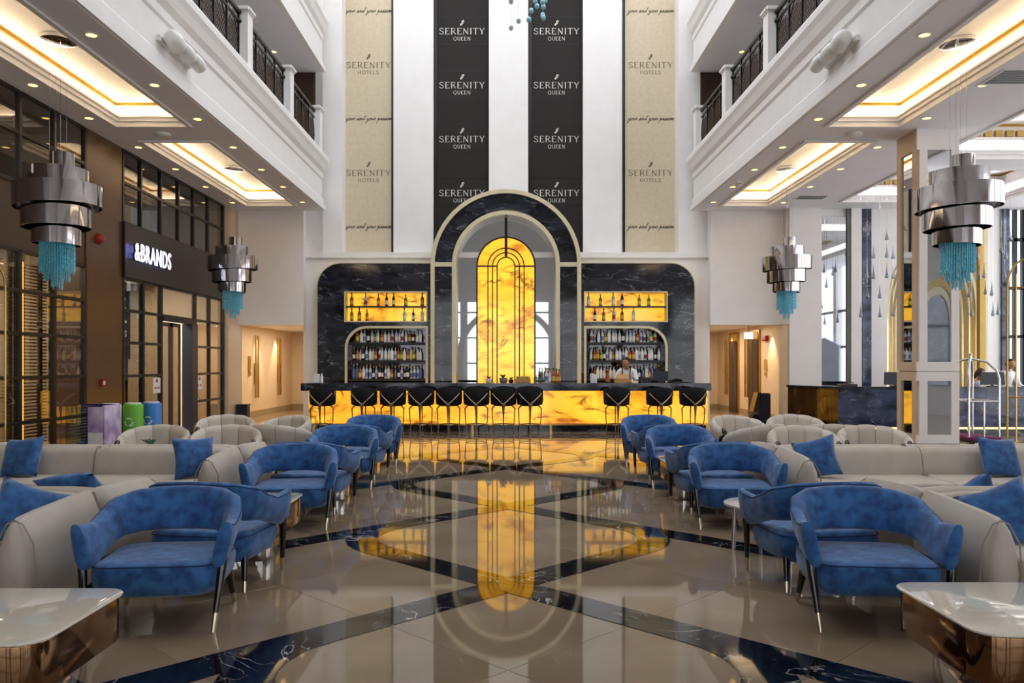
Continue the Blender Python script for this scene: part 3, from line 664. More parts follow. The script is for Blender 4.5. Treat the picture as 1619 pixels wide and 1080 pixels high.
def mannequin(x, y, label, dress):
    t = thing('mannequin', label, 'mannequin', (x, y, 0), PI/2)
    MB().lathe([(.2,0),(.2,.02),(.03,.03)], 20).build('base', 'chrome', t, True); MB().tube([(0,0,.02),(0,0,.8)], .015, 8).build('pole', 'chrome', t)
    J = [((0,0,.95),.13),((0,0,1.12),.1),((0,0,1.32),.13),((0,0,1.44),.06),((0,0,1.52),.045),((-.17,0,1.4),.05),((-.24,.03,1.12),.038),((-.22,-.04,.9),.03),((.17,0,1.4),.05),((.24,.03,1.12),.038),((.22,-.04,.9),.03),((-.09,0,.85),.09),((-.09,0,.5),.06),((-.09,.02,.08),.035),((.09,0,.85),.09),((.09,0,.5),.06),((.09,.02,.08),.035)]
    skin_mesh('body', J, [(0,1),(1,2),(2,3),(3,4),(3,5),(5,6),(6,7),(3,8),(8,9),(9,10),(0,11),(11,12),(12,13),(0,14),(14,15),(15,16)], 'mannequin', t)
    head(t, (0,0,1.62), .1, 'mannequin', False)
    if dress == 'pink': MB().lathe([(.15,1.42),(.165,1.3),(.14,1.12),(.18,.95),(.26,.6),(.29,.45)], 20, cap=False).build('dress', 'pink_cloth', t, True)
    else:
        MB().lathe([(.15,1.44),(.175,1.3),(.16,1.1),(.19,.85)], 20, cap=False).build('shirt', 'shirt_white', t, True); MB().lathe([(.18,.92),(.19,.8),(.2,.6)], 20, cap=False).build('shorts', 'monitor', t, True)
mannequin(XS-.55, 14.85, 'white dressed dummy nearest the brown pillar in shop window', 'white'); mannequin(XS-.95, 15.55, 'dummy in pink dress behind the shop window', 'pink')
t = thing('brand_list_sign', 'dark lit list of white words inside the shop window', 'sign', (XS-.12, 14.56, 1.5))
sbox('board', 'navy_frame', -.03, 0, 0, .5, .1, 1.5, parent=t)
for q in (.03, .43): sbox('post', 'black_metal', -.06, -.03, q, q+.04, -1.49, 1.4, parent=t)
for k, (w, z) in enumerate(((.3,1.36),(.34,1.17),(.36,1.0),(.4,.76),(.36,.52),(.3,.27))):
    if k != 4: sbox('lit_line', 'sign_white', 0, .006, .06, .06+w*.7, z, z+.05, parent=t)
    else:
        o = lettering('ESS', .26, 'sign_white', t, .008, z, .2, h=.1); o.rotation_euler.z = PI/2
for nm, y, z, r, lb in (('round_sticker', 15.95, .35, .13, 'round white and red sticker left of the sliding door'), ('round_sticker', 18.0, .4, .12, 'round white and red sticker right of the sliding door')):
    t = thing(nm, lb, 'sticker', (XS+.004, y, z+.3)); o = MB().lathe([(r,0),(r,.003)], 20).build('disc', 'shirt_white', t); o.rotation_euler.y = PI/2
    o = MB().lathe([(r*.96,.003),(r*.96,.005),(r*.8,.005),(r*.8,.003)], 20, cap=False).build('red_rim', 'red_plastic', t); o.rotation_euler.y = PI/2
    for q in (-.03, .01): sbox('red_bar', 'red_plastic', .003, .006, -.07, .07, q, q+.02, parent=t)
for y, lb in ((15.75, 'white square notice left of the sliding door'), (17.95, 'white square notice right of the sliding door')):
    t = thing('notice', lb, 'notice', (XS+.004, y, .95)); sbox('sheet', 'shirt_white', 0, .004, 0, .32, 0, .3, parent=t); sbox('red_mark', 'red_plastic', .004, .006, .11, .2, .21, .27, parent=t); sbox('print_line', 'red_plastic', .004, .006, .05, .13, .08, .12, parent=t); sbox('print_line', 'red_plastic', .004, .006, .18, .27, .08, .12, parent=t)
t = thing('fire_alarm', 'red alarm sounder high on the brown pillar', 'alarm', (XS+.02, 13.6, 3.6)); o = MB().lathe([(.09,0),(.09,.04),(.06,.09),(.02,.1)], 16).build('dome', 'red_plastic', t, True); o.rotation_euler.y = PI/2
t = thing('call_point', 'red fire call point low on the brown pillar', 'alarm', (XS+.02, 13.7, 1.2)); sbox('box', 'red_plastic', 0, .05, -.06, .06, -.06, .06, parent=t, bevel=.008); sbox('glass_plate', 'shirt_white', .05, .054, -.03, .03, -.03, .03, parent=t)
# recycling bins in front of the pillar
t = thing('toy_bin', 'dark blue clear-fronted collection bin with blue packets inside', 'bin', (-6.25, 12.3, 0)); sbox('base', 'navy_bin', -.28, .28, -.25, .25, 0, .1, parent=t); sbox('back_panel', 'navy_bin', -.28, .28, .2, .25, .1, .9, parent=t); sbox('side_panel', 'poster', .26, .29, -.25, .25, .1, .9, parent=t); sbox('front_pane', 'clear_glass', -.28, .26, -.26, -.25, .1, .9, parent=t); sbox('notice', 'shirt_white', .06, .27, -.275, -.262, .12, .5, parent=t); sbox('notice', 'poster', .06, .27, -.275, -.262, .5, .88, parent=t)
random.seed(3)
b = MB()
for q in range(60): x, y, z = random.uniform(-.24,.2), random.uniform(-.2,.15), random.uniform(.12,.34); b.box(x, x+.07, y, y+.04, z, z+.05)
o = b.build('packets', 'blue_bin', t); o['kind'] = 'stuff'
for m, x, y, lb in (('planter', -6.22, 12.78, 'white cylindrical recycling bin left of the green one'), ('green_bin', -5.95, 12.95, 'green cylindrical recycling bin by the shop window'), ('blue_bin', -5.83, 13.35, 'blue cylindrical recycling bin by the shop window')):
    t = thing('recycling_bin', lb, 'bin', (x, y, 0)); MB().lathe([(.15,0),(.155,.02),(.155,.86),(.14,.88)], 24).build('body', m, t, True); MB().lathe([(.12,.88),(.12,.9),(.09,.9),(.09,.88)], 20, cap=False).build('rim', 'planter', t)
    for q in range(3): a = 2*PI*q/3-PI/2; MB().tube([(.1+.05*math.cos(a+w)*0-.1, -.158, .6+.07*math.sin(a)) if False else (.06*math.cos(a+w), -.158+.02*abs(math.cos(a+w)), .6+.06*math.sin(a+w)) for w in (.2,.7,1.2,1.7)], .012, 5).build('recycling_arrow', 'shirt_white', t)

# ------------------------------------------------------------------ bar
bc = thing('bar_counter', 'long bar counter with dark marble top and glowing onyx front', 'bar counter', (0, DB, 0))
x0, x1 = X(487, DB), X(1120, DB)
sbox('plinth', 'marble_navy', x0+.15, x1-.1, .1, .7, 0, .16, parent=bc)
n = 7
for i in range(n): sbox('onyx_panel', 'onyx', x0+(x1-x0)*i/n+.0015, x0+(x1-x0)*(i+1)/n-.0015, .05, .5, .16, .92, parent=bc)
sbox('counter_top', 'marble_navy', X(475,18.2), X(1125,18.2), -.22, .75, .92, 1.09, parent=bc, bevel=.01)
sbox('brass_ledge', 'brass', x0-.1, x1+.1, -.18, .06, .15, .185, parent=bc)
for i in range(6): sbox('rail_bracket', 'brass', x0+.2+i*1.75, x0+.25+i*1.75, -.15, .1, .0, .15, parent=bc)
DW = 20.5
wx = lambda p: X(p, DW)
wz = lambda p: Z(p, DW)
def corner_rect(a, b, zb, zt, r, left):
    n = 8; xa, xb = a, b
    if left: return [(xa, zb), (xb, zb), (xb, zt)]+[(xa+r-r*math.sin(PI/2*i/n), zt-r+r*math.cos(PI/2*i/n)) for i in range(n+1)]
    return [(xb, zb), (xb, zt-r)]+[(xb-r+r*math.cos(PI/2*i/n), zt-r+r*math.sin(PI/2*i/n)) for i in range(1, n+1)]+[(xa, zt), (xa, zb)]
BOT = {}
def bottle(kind):
    h, r, nk = kind[:3]; b = MB(); b.lathe([(r*.9,0),(r,.01),(r,h*.55),(r*.8,h*.66),(nk,h*.74),(nk,h*.9)], 12, k=0); b.lathe([(nk*1.25,h*.88),(nk*1.25,h)], 10, k=1); b.lathe([(r*1.01,h*.14),(r*1.01,h*.44)], 12, k=2, cap=False)
    o = b.build('bottle', ['b_'+kind[3], 'b_'+kind[4], 'b_'+kind[5]], smooth=True); C.objects.unlink(o); return o
for nm, c, r in (('clear','#c3cdd2',.08),('green','#5c7a2e',.1),('amber','#9a4f18',.1),('dark','#171412',.12),('blue','#5a6c9c',.1),('red','#8a1f16',.3),('white','#e8e6e0',.5),('gold','#c9a24a',.4),('black','#141214',.4),('yellow','#d3c04a',.5)): mat('b_'+nm, c, r, scale=20)
KINDS = [(.33,.038,.013,'clear','black','white','clear bottle with white label'),(.32,.040,.014,'clear','red','red','clear bottle with red label'),(.30,.042,.013,'green','gold','yellow','green bottle with yellow label'),(.33,.037,.013,'dark','gold','white','dark bottle with white label'),(.34,.038,.012,'blue','white','blue','pale blue bottle'),(.31,.041,.014,'amber','black','gold','amber bottle with gold label'),(.33,.036,.013,'clear','gold','blue','clear bottle with blue label'),(.31,.040,.013,'white','black','white','white frosted bottle')]
PB = [bottle(k) for k in KINDS]
def put_bottle(kind, x, y, z, label, group):
    o = PB[kind].copy(); C.objects.link(o); o.location = (x, y, z); o.rotation_euler.z = random.uniform(-.4,.4); s = random.uniform(.92,1.12); o.scale = (s, s, s); tag(o, label, 'bottle', group)
for left, p0, p1, n0, n1, c0, c1, side in ((True, 505, 683, 547, 677, 548, 678, 'left'), (False, 917, 1095, 922, 1053, 922, 1053, 'right')):
    t = thing('back_bar_panel', 'dark marble back bar panel '+side+' of the arch with bottle shelves', 'back bar', (0, 20.3, 0))
    nr = rect(wx(n0)+.03, wx(n1)-.03, wz(510)+.03, wz(462)-.03); cr = corner_rect(wx(c0)+.06, wx(c1)-.06, 1.0, wz(516)-.06, .5, left)
    plate('marble_slab', [corner_rect(wx(p0), wx(p1), 0, wz(418), .58, left), nr, cr], 0, .3, 'marble_navy', t)
    plate('brass_edge', [corner_rect(wx(p0)-(.03 if left else 0), wx(p1)+(0 if left else .03), 0, wz(418)+.025, .6, left), corner_rect(wx(p0), wx(p1), -.01, wz(418), .58, left)], .02, .28, 'pale_gold', t)
    nf = plate('niche_frame', [rect(wx(n0), wx(n1), wz(510), wz(462)), nr], -.03, .02, 'pale_gold', t)
    sbox('niche_back', 'onyx', wx(n0)+.03, wx(n1)-.03, .27, .3, wz(510)+.03, wz(462)-.03, parent=t); sbox('niche_shelf', 'walnut', wx(n0)+.03, wx(n1)-.03, .0, .27, wz(486)-.02, wz(486)+.02, parent=t)
    plate('cabinet_frame', [corner_rect(wx(c0), wx(c1), 1.0, wz(516), .54, left), corner_rect(wx(c0)+.06, wx(c1)-.06, .99, wz(516)-.06, .5, left)], -.03, .02, 'pale_gold', t)
    sbox('cabinet_back', 'mirror_dark', wx(c0)+.06, wx(c1)-.06, .29, .3, 1.0, wz(516)-.06, parent=t)
    for py in (543, 571, 600): sbox('shelf', 'black_frame', wx(c0)+.07, wx(c1)-.07, .02, .28, wz(py)-.035, wz(py)+.02, parent=t)
    xa, xb = wx(c0)+.16, wx(c1)-.16
    for si, (py, nm) in enumerate(((543, 'top'), (571, 'middle'), (600, 'lowest'))):
        nb = 22 if si else 20
        for q in range(nb):
            xx = xa+(xb-xa)*(q+.5)/nb+random.uniform(-.012,.012)
            if si == 0 and ((left and q == 0) or (not left and q == nb-1)): continue
            k = random.choice((0,0,1,2,3,3,5,6,7,7)) if si < 2 else random.choice((0,3,3,4,5,6,7))
            put_bottle(k, xx, 20.3+random.uniform(.08,.16), wz(py)+.021, KINDS[k][6]+', '+ORD[q]+' from left on '+nm+' shelf of '+side+' cabinet', 'bottles on the bar cabinet shelves')
    NB = ((10,32,52,65,76,95,121),(10,22,34,93,107,121)) if left else ((8,27,47,61,88,103),(18,32,48,61,79))
    for row, (xs_, py, nm) in enumerate(((NB[0], 486, 'upper'), (NB[1], 510, 'lower'))):
        for q, dx in enumerate(xs_):
            k = random.choice((5,3,2,0,1)); put_bottle(k, wx(n0+dx), 20.43, wz(py)+(.021 if row == 0 else .031), KINDS[k][6]+', '+ORD[q]+' from left on '+nm+' shelf of lit '+side+' niche', 'bottles in the glowing niches')
# arch portal
xc = wx(800); zs = wz(421); ro, ri = 117*DW/F, 77.5*DW/F
pt = thing('arch_portal', 'tall dark marble arch with cream trim behind the bar', 'arch', (0, 20.15, 0))
plate('marble_arch', [arch_band(xc, ro-.1, ri+.1, zs+.06, zs+.06)], .02, .42, 'marble_navy', pt)
for a, b in ((xc-ro+.1, xc-ri-.1), (xc+ri+.1, xc+ro-.1)): sbox('marble_leg', 'marble_navy', a, b, .02, .42, 0, zs-.05, parent=pt); sbox('cross_trim', 'pale_gold', a, b, .0, .4, zs-.05, zs+.06, parent=pt)
plate('outer_trim', [arch_band(xc, ro, ro-.1, 0, zs)], -.03, .44, 'pale_gold', pt); plate('inner_trim', [arch_band(xc, ri+.1, ri, 0, zs)], -.03, .44, 'pale_gold', pt)
plate('mirror_back', [arch(xc, ri, 0, zs)], .43, .45, 'mirror', pt)
rp = 44.5*DW/F
plate('onyx_arch', [arch(xc, rp, .9, zs)], .34, .42, 'onyx', pt); plate('onyx_border', [arch_band(xc, rp+.04, rp, .9, zs)], .33, .43, 'walnut', pt)
for r in (14, 21.3, 28.5): plate('metal_line', [arch_band(xc, r*DW/F+.014, r*DW/F-.014, .9, zs)], .325, .345, 'walnut', pt)
sbox('metal_line', 'walnut', xc-.035, xc+.035, .3, .345, wz(406), wz(345), parent=pt)
for a, b in ((-1, -14*DW/F), (14*DW/F, 1)): sbox('metal_line', 'walnut', xc+max(a, -rp), xc+min(b, rp), .32, .345, zs-.02, zs+.02, parent=pt)
# things on the bar top
ZT = 1.091
def pot(px, d, z, label, r=.07, tall=False, m='planter'):
    t = thing('potted_plant', label, 'plant', (X(px, d), d, z)); MB().lathe([(r*.75,0),(r,.03),(r,r*1.3),(r*.85,r*1.3),(r*.8,r)], 16).build('pot', m, t, True)
    rnd = random.Random(int(px)); 
    for q in range(14):
        a = rnd.uniform(0, 2*PI); e = rnd.uniform(.3,1.1); L = r*(2.2 if tall else 1.2); b = MB(); b.tube([(0,0,r*1.1),(math.cos(a)*e*L*.5, math.sin(a)*e*L*.5, r*1.1+L*.6),(math.cos(a)*e*L, math.sin(a)*e*L, r*1.1+L*.85)], [.006,.014,.002], 5); b.build('leaf', 'plant', t, True)
    return t
pot(773, 18.5, ZT, 'small spiky plant in white pot on the bar left of centre'); pot(796, 18.5, ZT, 'round green plant in grey pot on the bar centre', .09, m='grey_vent'); pot(808, 18.55, ZT, 'small reddish potted plant beside the wooden tray', .06, m='dark_wood')
t = thing('wooden_tray', 'light wooden tray of fruit on the bar', 'tray', (X(827,18.5), 18.5, ZT)); sbox('box', 'kraft', -.17, .17, -.1, .1, 0, .1, parent=t, bevel=.01)
for q in range(5): MB().lathe([(.005,-.04),(.035,-.02),(.04,0),(.03,.03),(.005,.04)], 10).build('fruit', 'gold_paint', t, True).location = (-.12+q*.06, 0, .12)
for q, px in enumerate((846, 850, 854, 858)): t = MB().lathe([(.025,0),(.03,.0),(.036,.13),(.033,.13),(.028,.01)], 12).build('drinking_glass', 'clear_glass', smooth=True); t.location = (X(px,18.5), 18.5+.04*(q%2), ZT); tag(t, 'clear tumbler on the bar, '+ORD[q]+' from left beside the tray', 'glass', 'tumblers on the bar')
for q, (px, k) in enumerate(((864,6),(869,0),(875,5),(880,5),(884,5))): put_bottle(k, X(px,18.55), 18.55, ZT, 'bottle on the bar top, '+ORD[q]+' from left beside the tumblers', 'bottles on the bar top')
t = thing('register', 'dark point of sale screen on the right of the bar', 'monitor', (X(1045,18.6), 18.6, ZT)); sbox('stand', 'black_metal', -.06, .06, -.05, .1, 0, .06, parent=t); sbox('screen', 'navy_frame', -.16, .16, -.03, .03, .04, .27, parent=t, bevel=.01); 
t = thing('printer', 'black receipt printer left of the bar screen', 'printer', (X(1022,18.7), 18.7, ZT)); sbox('body', 'black_metal', -.12, .1, -.1, .1, 0, .12, parent=t, bevel=.015); sbox('keyboard', 'black_metal', -.3, -.14, -.12, .02, .05, .075, parent=t)
t = thing('kraft_box', 'open brown cardboard box in front of the bartender', 'box', (X(982,18.6), 18.6, ZT)); MB().box(-.15,.15,-.1,.1,0,.1).build('box_body', 'kraft', t); MB().add([(-.15,-.1,.1),(.12,-.1,.1),(.18,-.02,.2),(-.1,-.02,.2),(-.15,-.095,.1),(.12,-.095,.1),(.18,-.015,.2),(-.1,-.015,.2)], [(0,1,2,3),(4,7,6,5),(0,4,5,1),(1,5,6,2),(2,6,7,3),(3,7,4,0)]).build('flap', 'kraft', t)
t = thing('drink_mixer', 'brown bottle shaped mixer beside the cardboard box', 'mixer', (X(961,18.6), 18.6, ZT)); MB().lathe([(.06,0),(.055,.12),(.03,.18),(.03,.26),(.045,.28),(.02,.32)], 14).build('body', 'b_amber', t, True); MB().lathe([(.065,0),(.065,.03)], 14).build('foot', 'black_metal', t)
for q, px in enumerate((936, 941)): t = MB().lathe([(.04,0),(.05,.16),(.05,.19)], 14).build('paper_cups', 'shirt_white', smooth=True); t.location = (X(px,18.6), 18.6, ZT); tag(t, 'stack of white paper cups on the bar, '+('left' if q == 0 else 'right')+' stack', 'cups', 'paper cup stacks')
t = thing('napkin_holder', 'white napkin holder and bottle at left end of bar', 'napkin holder', (X(501,18.5), 18.5, ZT)); sbox('napkins', 'shirt_white', -.08, .06, -.06, .06, .0, .2, parent=t, bevel=.01); MB().lathe([(.03,0),(.03,.14),(.012,.19),(.012,.22)], 12, .11).build('spray_bottle', 'shirt_white', t, True)
o = tag(MB().box(-.25,.25,-.1,.1,0,.02).tube([(-.2,0,.03),(-.05,0,.08),(.1,.02,.05)], .03, 8).build('folded_cloth', 'black_metal'), 'black folded cloth at right end of bar', 'cloth'); o.location = (X(1072,18.6), 18.6, ZT)
person('bartender in white shirt and dark braces bending over the bar', (X(992,19.85), 19.85, 0), -.25, 1.72, .36, 'shirt_white', 'hair', ((.26,-.28,1.12),(.12,-.46,1.13)), vest=True, headturn=-.6, nod=.35)

# bar stools
def make_stool():
    t = thing('bar_stool', '', 'bar stool', (0,0,0), 0, 'black bar stools along the bar')
    MB().cushion(0, .05, .6, .72, .48, .46, .2, .04).build('seat', 'black_velvet', t, True)
    b = MB(); R = []
    for i in range(25):
        a = PI*(-.08)+(PI*1.16)*i/24; hw = .10 if abs(i-12) < 10 else .07; rx, ry = .285, .27; top = 1.02-(.05*abs(i-12)/12)
        cx, cy = rx*math.cos(a), .03-ry*math.sin(a); nx, ny = math.cos(a), -math.sin(a); zb = .63
        R.append([(cx+nx*o*k, cy+ny*o*k, zb+(top-zb)*q) for o, q, k in ((-.025,0,1),(-.03,.5,1),(-.028,.93,1),(0,1,1),(.028,.93,1),(.03,.5,1),(.02,.06,1),(0,0,1))])
    b.loft(R); b.build('backrest', 'black_velvet', t, True)
    for s in (-1, 1): MB().tube([(0,-.3,.64),(s*.1,-.29,.72),(s*.2,-.235,.81),(s*.265,-.165,.88)], [.026,.02,.016,.013], 8).build('brass_strap', 'stool_metal', t, True)
    MB().tube([(s_*.0+.275*math.cos(q), -.165+.0*s_, .86+.05*math.sin(q)) if False else (.305, -.05+.03*math.cos(q), .88+.05*math.sin(q)) for s_ in (1,) for q in [2*PI*k/12 for k in range(13)]], .008, 6).build('back_ring', 'brass', t, True)
    MB().tube([(0,-.27,.68),(0,-.265,.5),(0,-.24,.3),(0,-.25,0)], [.05,.026,.014,.012], 8).build('leg', 'stool_metal', t, True)
    for s in (-1, 1):
        MB().tube([(s*.2,-.05,.62),(s*.27,-.06,.55),(s*.26,-.04,.3),(s*.24,-.02,.15),(s*.26,-.03,0)], [.02,.017,.012,.011,.012], 8).build('leg', 'stool_metal', t, True)
    MB().tube([(0,.23,.62),(0,.25,.3),(0,.24,0)], [.02,.013,.012], 8).build('leg', 'stool_metal', t, True)
    MB().tube([(.25*math.cos(2*PI*k/20), -.0+.24*math.sin(2*PI*k/20), .2) for k in range(21)], .009, 6).build('foot_ring', 'stool_metal', t, True)
    for c in t.children: c.data.transform(Matrix.Diagonal((.92,.92,1,1)))
    return t
st = make_stool()
for i, px in enumerate((508, 574, 620, 665, 709, 753, 796, 838, 976, 1044, 1097)):
    lb = 'black bar stool with brass straps, '+ORD[i]+' from the left along the bar'
    if i == 0: st.location = (X(px,17.75), 17.85, 0); st['label'] = lb
    else: repeat(st, (X(px,17.75), 17.85, 0), 0, lb)
# ------------------------------------------------------------------ right lobby: pillar, back wall, reception
pl = bpy.data.objects.new('trim_pillar', None); C.objects.link(pl); struct(pl)
px0, px1, py0, py1 = 6.69, 7.34, 13.3, 13.95
MB().box(px0, px1, py0, py1, .22, ZC).build('pillar_core', 'white', pl)
MB().box(px0-.02, px1+.02, py0-.02, py1+.02, 0, .22).build('marble_base', 'marble_navy', pl)
for z0, z1 in ((1.55, 5.0), (.36, 1.24)):
    MB().box(px0+.13, px1-.13, py0-.012, py0-.002, z0, z1).build('mirror_panel', 'mirror', pl); MB().box(px0-.012, px0-.002, py0+.13, py1-.13, z0, z1).build('mirror_panel', 'mirror', pl)
    for a, b in ((px0, px0+.13), (px1-.13, px1)): MB().box(a, b, py0-.04, py0, z0, z1).build('panel_frame', 'white', pl)
    for a, b in ((py0, py0+.13), (py1-.13, py1)): MB().box(px0-.04, px0, a, b, z0, z1).build('panel_frame', 'beige_warm_lit', pl)  # left face: warm light put into the frame colour as beige
for z0, z1 in ((.22, .36), (1.24, 1.385), (1.4, 1.55), (5.0, ZC)):
    MB().box(px0-.04, px1, py0-.04, py0, z0, z1).build('panel_frame', 'white', pl); MB().box(px0-.04, px0, py0, py1, z0, z1).build('panel_frame', 'beige_warm_lit', pl)
DL = 20.2
lx = lambda p: X(p, DL)
sbox('wall_lobby_panel', 'white', lx(1243), lx(1293), 19.95, 20.35, 0, ZC)
nx0, nx1 = lx(1398), lx(1556); nc = (nx0+nx1)/2
def gothic(xc, w, zb, zs, zt, n=14):
    L = [(xc+w/2*math.cos(t)**.9 if False else xc+w/2*(1-(i/n)**2.2), zs+(zt-zs)*math.sin(PI/2*i/n)**.9) for i, t in ((i, PI/2*i/n) for i in range(n+1))]
    return [(xc-w/2, zb), (xc+w/2, zb)]+L+[(2*xc-p[0], p[1]) for p in reversed(L[:-1])]
plate('wall_lobby_back', [rect(lx(1293), lx(1592), 0, ZC), gothic(nc, nx1-nx0-.1, .01, 2.6, 4.55)], 20.15, 20.35, 'white', kind='structure')
sbox('wall_lobby_niche', 'cream_niche', nx0-.2, nx1+.2, 20.75, 20.85, 0, 5)
for x in (nx0+.04, nx1-.12): sbox('trim_niche_fill', 'led_warm', x, x+.03, 20.4, 20.45, .3, 2.6)  # unseen glowing strips added to brighten the niche
for q, w in enumerate((.25, .5, .75)):
    plate('trim_niche_rib', [gothic(nc, nx1-nx0-.1-w+.06, .0, 2.6-.05*q, 4.55-w*.6+.05), gothic(nc, nx1-nx0-.1-w, -.01, 2.6-.05*q, 4.55-w*.6)], 20.3+.08*q, 20.5+.08*q, 'pale_gold', kind='structure')
plate('trim_niche_panel', [gothic(nc, .8, .9, 2.2, 3.2)], 20.7, 20.74, 'marble_blue', kind='structure')
sbox('trim_9', 'mirror', lx(1294), lx(1336), 20.11, 20.14, .2, ZC-.2); sbox('trim_10', 'grey_vent', lx(1336), lx(1341), 20.05, 20.15, 0, ZC)
sbox('trim_11', 'white', lx(1341), lx(1357), 20.0, 20.15, 0, ZC); sbox('trim_12', 'marble_blue', lx(1361), lx(1375), 20.1, 20.15, 0, ZC)
sbox('trim_13', 'gold_paint', nx1-.22, nx1-.08, 20.0, 20.15, 0, 4.9); sbox('trim_14', 'cream_niche', nx1-.08, nx1+.0, 20.05, 20.15, 0, 4.9); sbox('trim_15', 'marble_blue', lx(1580), lx(1591), 20.08, 20.15, 0, ZC)
w = thing('window_1', 'dark framed window', 'window', (0,0,0)); del w['label'], w['category']; struct(w)
for a in (1594, 1606, 1619, 1632): sbox('window_bar', 'navy_frame', lx(a)-.04, lx(a)+.04, 20.2, 20.3, 0, ZC, parent=w)
for z in (.9, 2.2, 3.4, 4.6): sbox('window_bar', 'navy_frame', lx(1592), 13.2, 20.2, 20.3, z-.04, z+.04, parent=w)
# daylight side: tall glazed wall to the right and behind the camera
w = bpy.data.objects.new('window_2', None); C.objects.link(w); struct(w)
sbox('wall_right_solid', 'white', 12.95, 13.15, -7, 4.4, 0, ZC)
for w_, z_, m_, d_ in ((2.1, 4.1, 'gold_paint', .03), (1.8, 3.85, 'pale_gold', .05), (1.45, 3.6, 'marble_blue', .07)):
    plate('trim_wall_arch', [gothic(0, w_, .9, 2.5, z_)], 0, d_, m_, rot=Matrix.Translation((12.95-d_, 2.0, 0)) @ Matrix.Rotation(-PI/2, 4, 'Z'), kind='structure')
plate('wall_right_screen', [[(-1.5,0),(1.5,0),(1.5,2.25),(0,2.6),(-1.5,2.25)]], 0, .06, 'screen_blue', rot=Matrix.Translation((12.7, 7.4, 0)) @ Matrix.Rotation(-PI/2, 4, 'Z'), kind='structure')
for y in range(5, 21, 3): sbox('window_post', 'white', 12.9, 13.15, y-.15, y+.15, 0, ZC, parent=w)
for z in (.1, 2.2, 3.6): sbox('window_rail', 'navy_frame', 12.98, 13.06, 4.4, 20.3, z-.05, z+.05, parent=w)
sbox('wall_right_above', 'white', 12.9, 13.15, -7, 20.35, ZC, 6.7)
w = bpy.data.objects.new('window_3', None); C.objects.link(w); struct(w)
for x in (-6.6, -4.6, -2.6, 2.6, 4.6, 6.6, 9, 11.5): sbox('window_post', 'white', x-.22, x+.22, -7.3, -6.95, 0, 5.2, parent=w)
for x in (-3.6, -1.3, 0, 1.3, 3.6, 5.6): sbox('window_bar', 'navy_frame', x-.04, x+.04, -7.2, -7.1, 0, 5.2, parent=w)
sbox('wall_front_above', 'white', -9, 13, -7.3, -7.0, 5.2, 12.6)
for z in (.1, 1.6, 3.1, 4.6): sbox('window_rail', 'navy_frame', -9, 13, -7.2, -7.1, z-.05, z+.05, parent=w)
plate('window_arch', [arch_band(0, 3.0, 2.65, 0, 2.0)], -6.95, -6.7, 'white', w)

ds = thing('reception_desk', 'long dark blue marble reception desk with glowing base', 'desk', (0,0,0))
A, B, D_ = (6.35, 18.5), (6.86, 16.95), (13.0, 16.95)
def slab(pts, z0, z1): n = len(pts); return MB().add([(p[0],p[1],z0) for p in pts]+[(p[0],p[1],z1) for p in pts], [tuple(reversed(range(n))), tuple(range(n,2*n))]+[(i,(i+1)%n,n+(i+1)%n,n+i) for i in range(n)])
slab([(6.55,18.5),(7.0,17.1),(12.9,17.1),(12.9,17.6),(7.4,17.6),(7.1,18.5)], 0, .2).build('plinth', 'marble_navy', ds)
slab([(6.5,18.5),(6.95,17.05),(12.95,17.05),(12.95,17.08),(6.98,17.08),(6.54,18.5)], .16, .19).build('light_strip', 'toe_glow', ds)
nseg = 4
for i in range(nseg): a = B[0]+(D_[0]-B[0])*i/nseg; b = B[0]+(D_[0]-B[0])*(i+1)/nseg-.004; slab([(a,16.95),(b,16.95),(b,17.2),(a,17.2)], .2, 1.0).build('front_panel', 'marble_blue', ds)
slab([A, B, (7.1,17.2), (6.6,18.5)], .2, 1.0).build('end_panel', 'marble_warm_reflection', ds)  # warm corridor reflection painted into the stone as brown
slab([(6.32,18.52),(6.83,16.92),(13,16.92),(13,17.65),(7.3,17.65),(7.05,18.52)], 1.0, 1.045).build('desk_top', 'marble_navy', ds)
def screen(px, d, w, label, rz=0):
    t = thing('monitor', label, 'monitor', (X(px,d), d, 1.046), rz); sbox('stand', 'black_metal', -.1, .1, -.06, .06, 0, .015, parent=t); sbox('neck', 'black_metal', -.02, .02, 0, .03, .0, .12, parent=t)
    MB().add([(-w/2,-.02,.03),(w/2,-.02,.03),(w/2,.0,.03),(-w/2,.0,.03),(-w/2+.03,.03,.3),(w/2,.03,.3),(w/2,.05,.3),(-w/2+.03,.05,.3)], [(0,3,2,1),(4,5,6,7),(0,1,5,4),(1,2,6,5),(2,3,7,6),(3,0,4,7)]).build('screen', 'monitor', t)
screen(1416, 17.35, .5, 'dark monitor on the desk just left of the white pillar'); screen(1569, 17.3, .52, 'dark monitor on the desk between the two receptionists')
o = tag(MB().box(-.17,.17,-.1,.1,0,.05).tube([(-.1,0,.06),(.05,0,.1),(.14,0,.06)], .008, 6).build('document_holder', 'dark_wood'), 'low dark tray at the left end of reception desk', 'tray'); o.location = (X(1340,17.3), 17.3, 1.046)
person('receptionist in pale blue shirt with dark ponytail, turned right', (X(1541,18.3), 18.3, 0), 1.2, 1.72, .1, 'shirt_blue', 'hair_brown', ((.26,-.12,.95),(.14,-.36,.9)), long=True, seated=True)
o = thing('desk_stool', 'office stool under the receptionist in pale blue', 'stool', (X(1541,18.3), 18.3, 0)); MB().lathe([(.2,.38),(.21,.41),(.18,.46)], 20).build('seat', 'dark_cloth', o, True); MB().tube([(0,0,.03),(0,0,.42)], .03, 10).build('column', 'chrome', o); MB().lathe([(.24,0),(.24,.02),(.04,.05)], 20).build('base', 'chrome', o, True)
person('man in white shirt standing behind the right of reception desk', (X(1587,18.9), 18.9, 0), .3, 1.64, .2, 'shirt_white', 'hair', ((.27,-.2,1.1),(.14,-.44,1.05)))
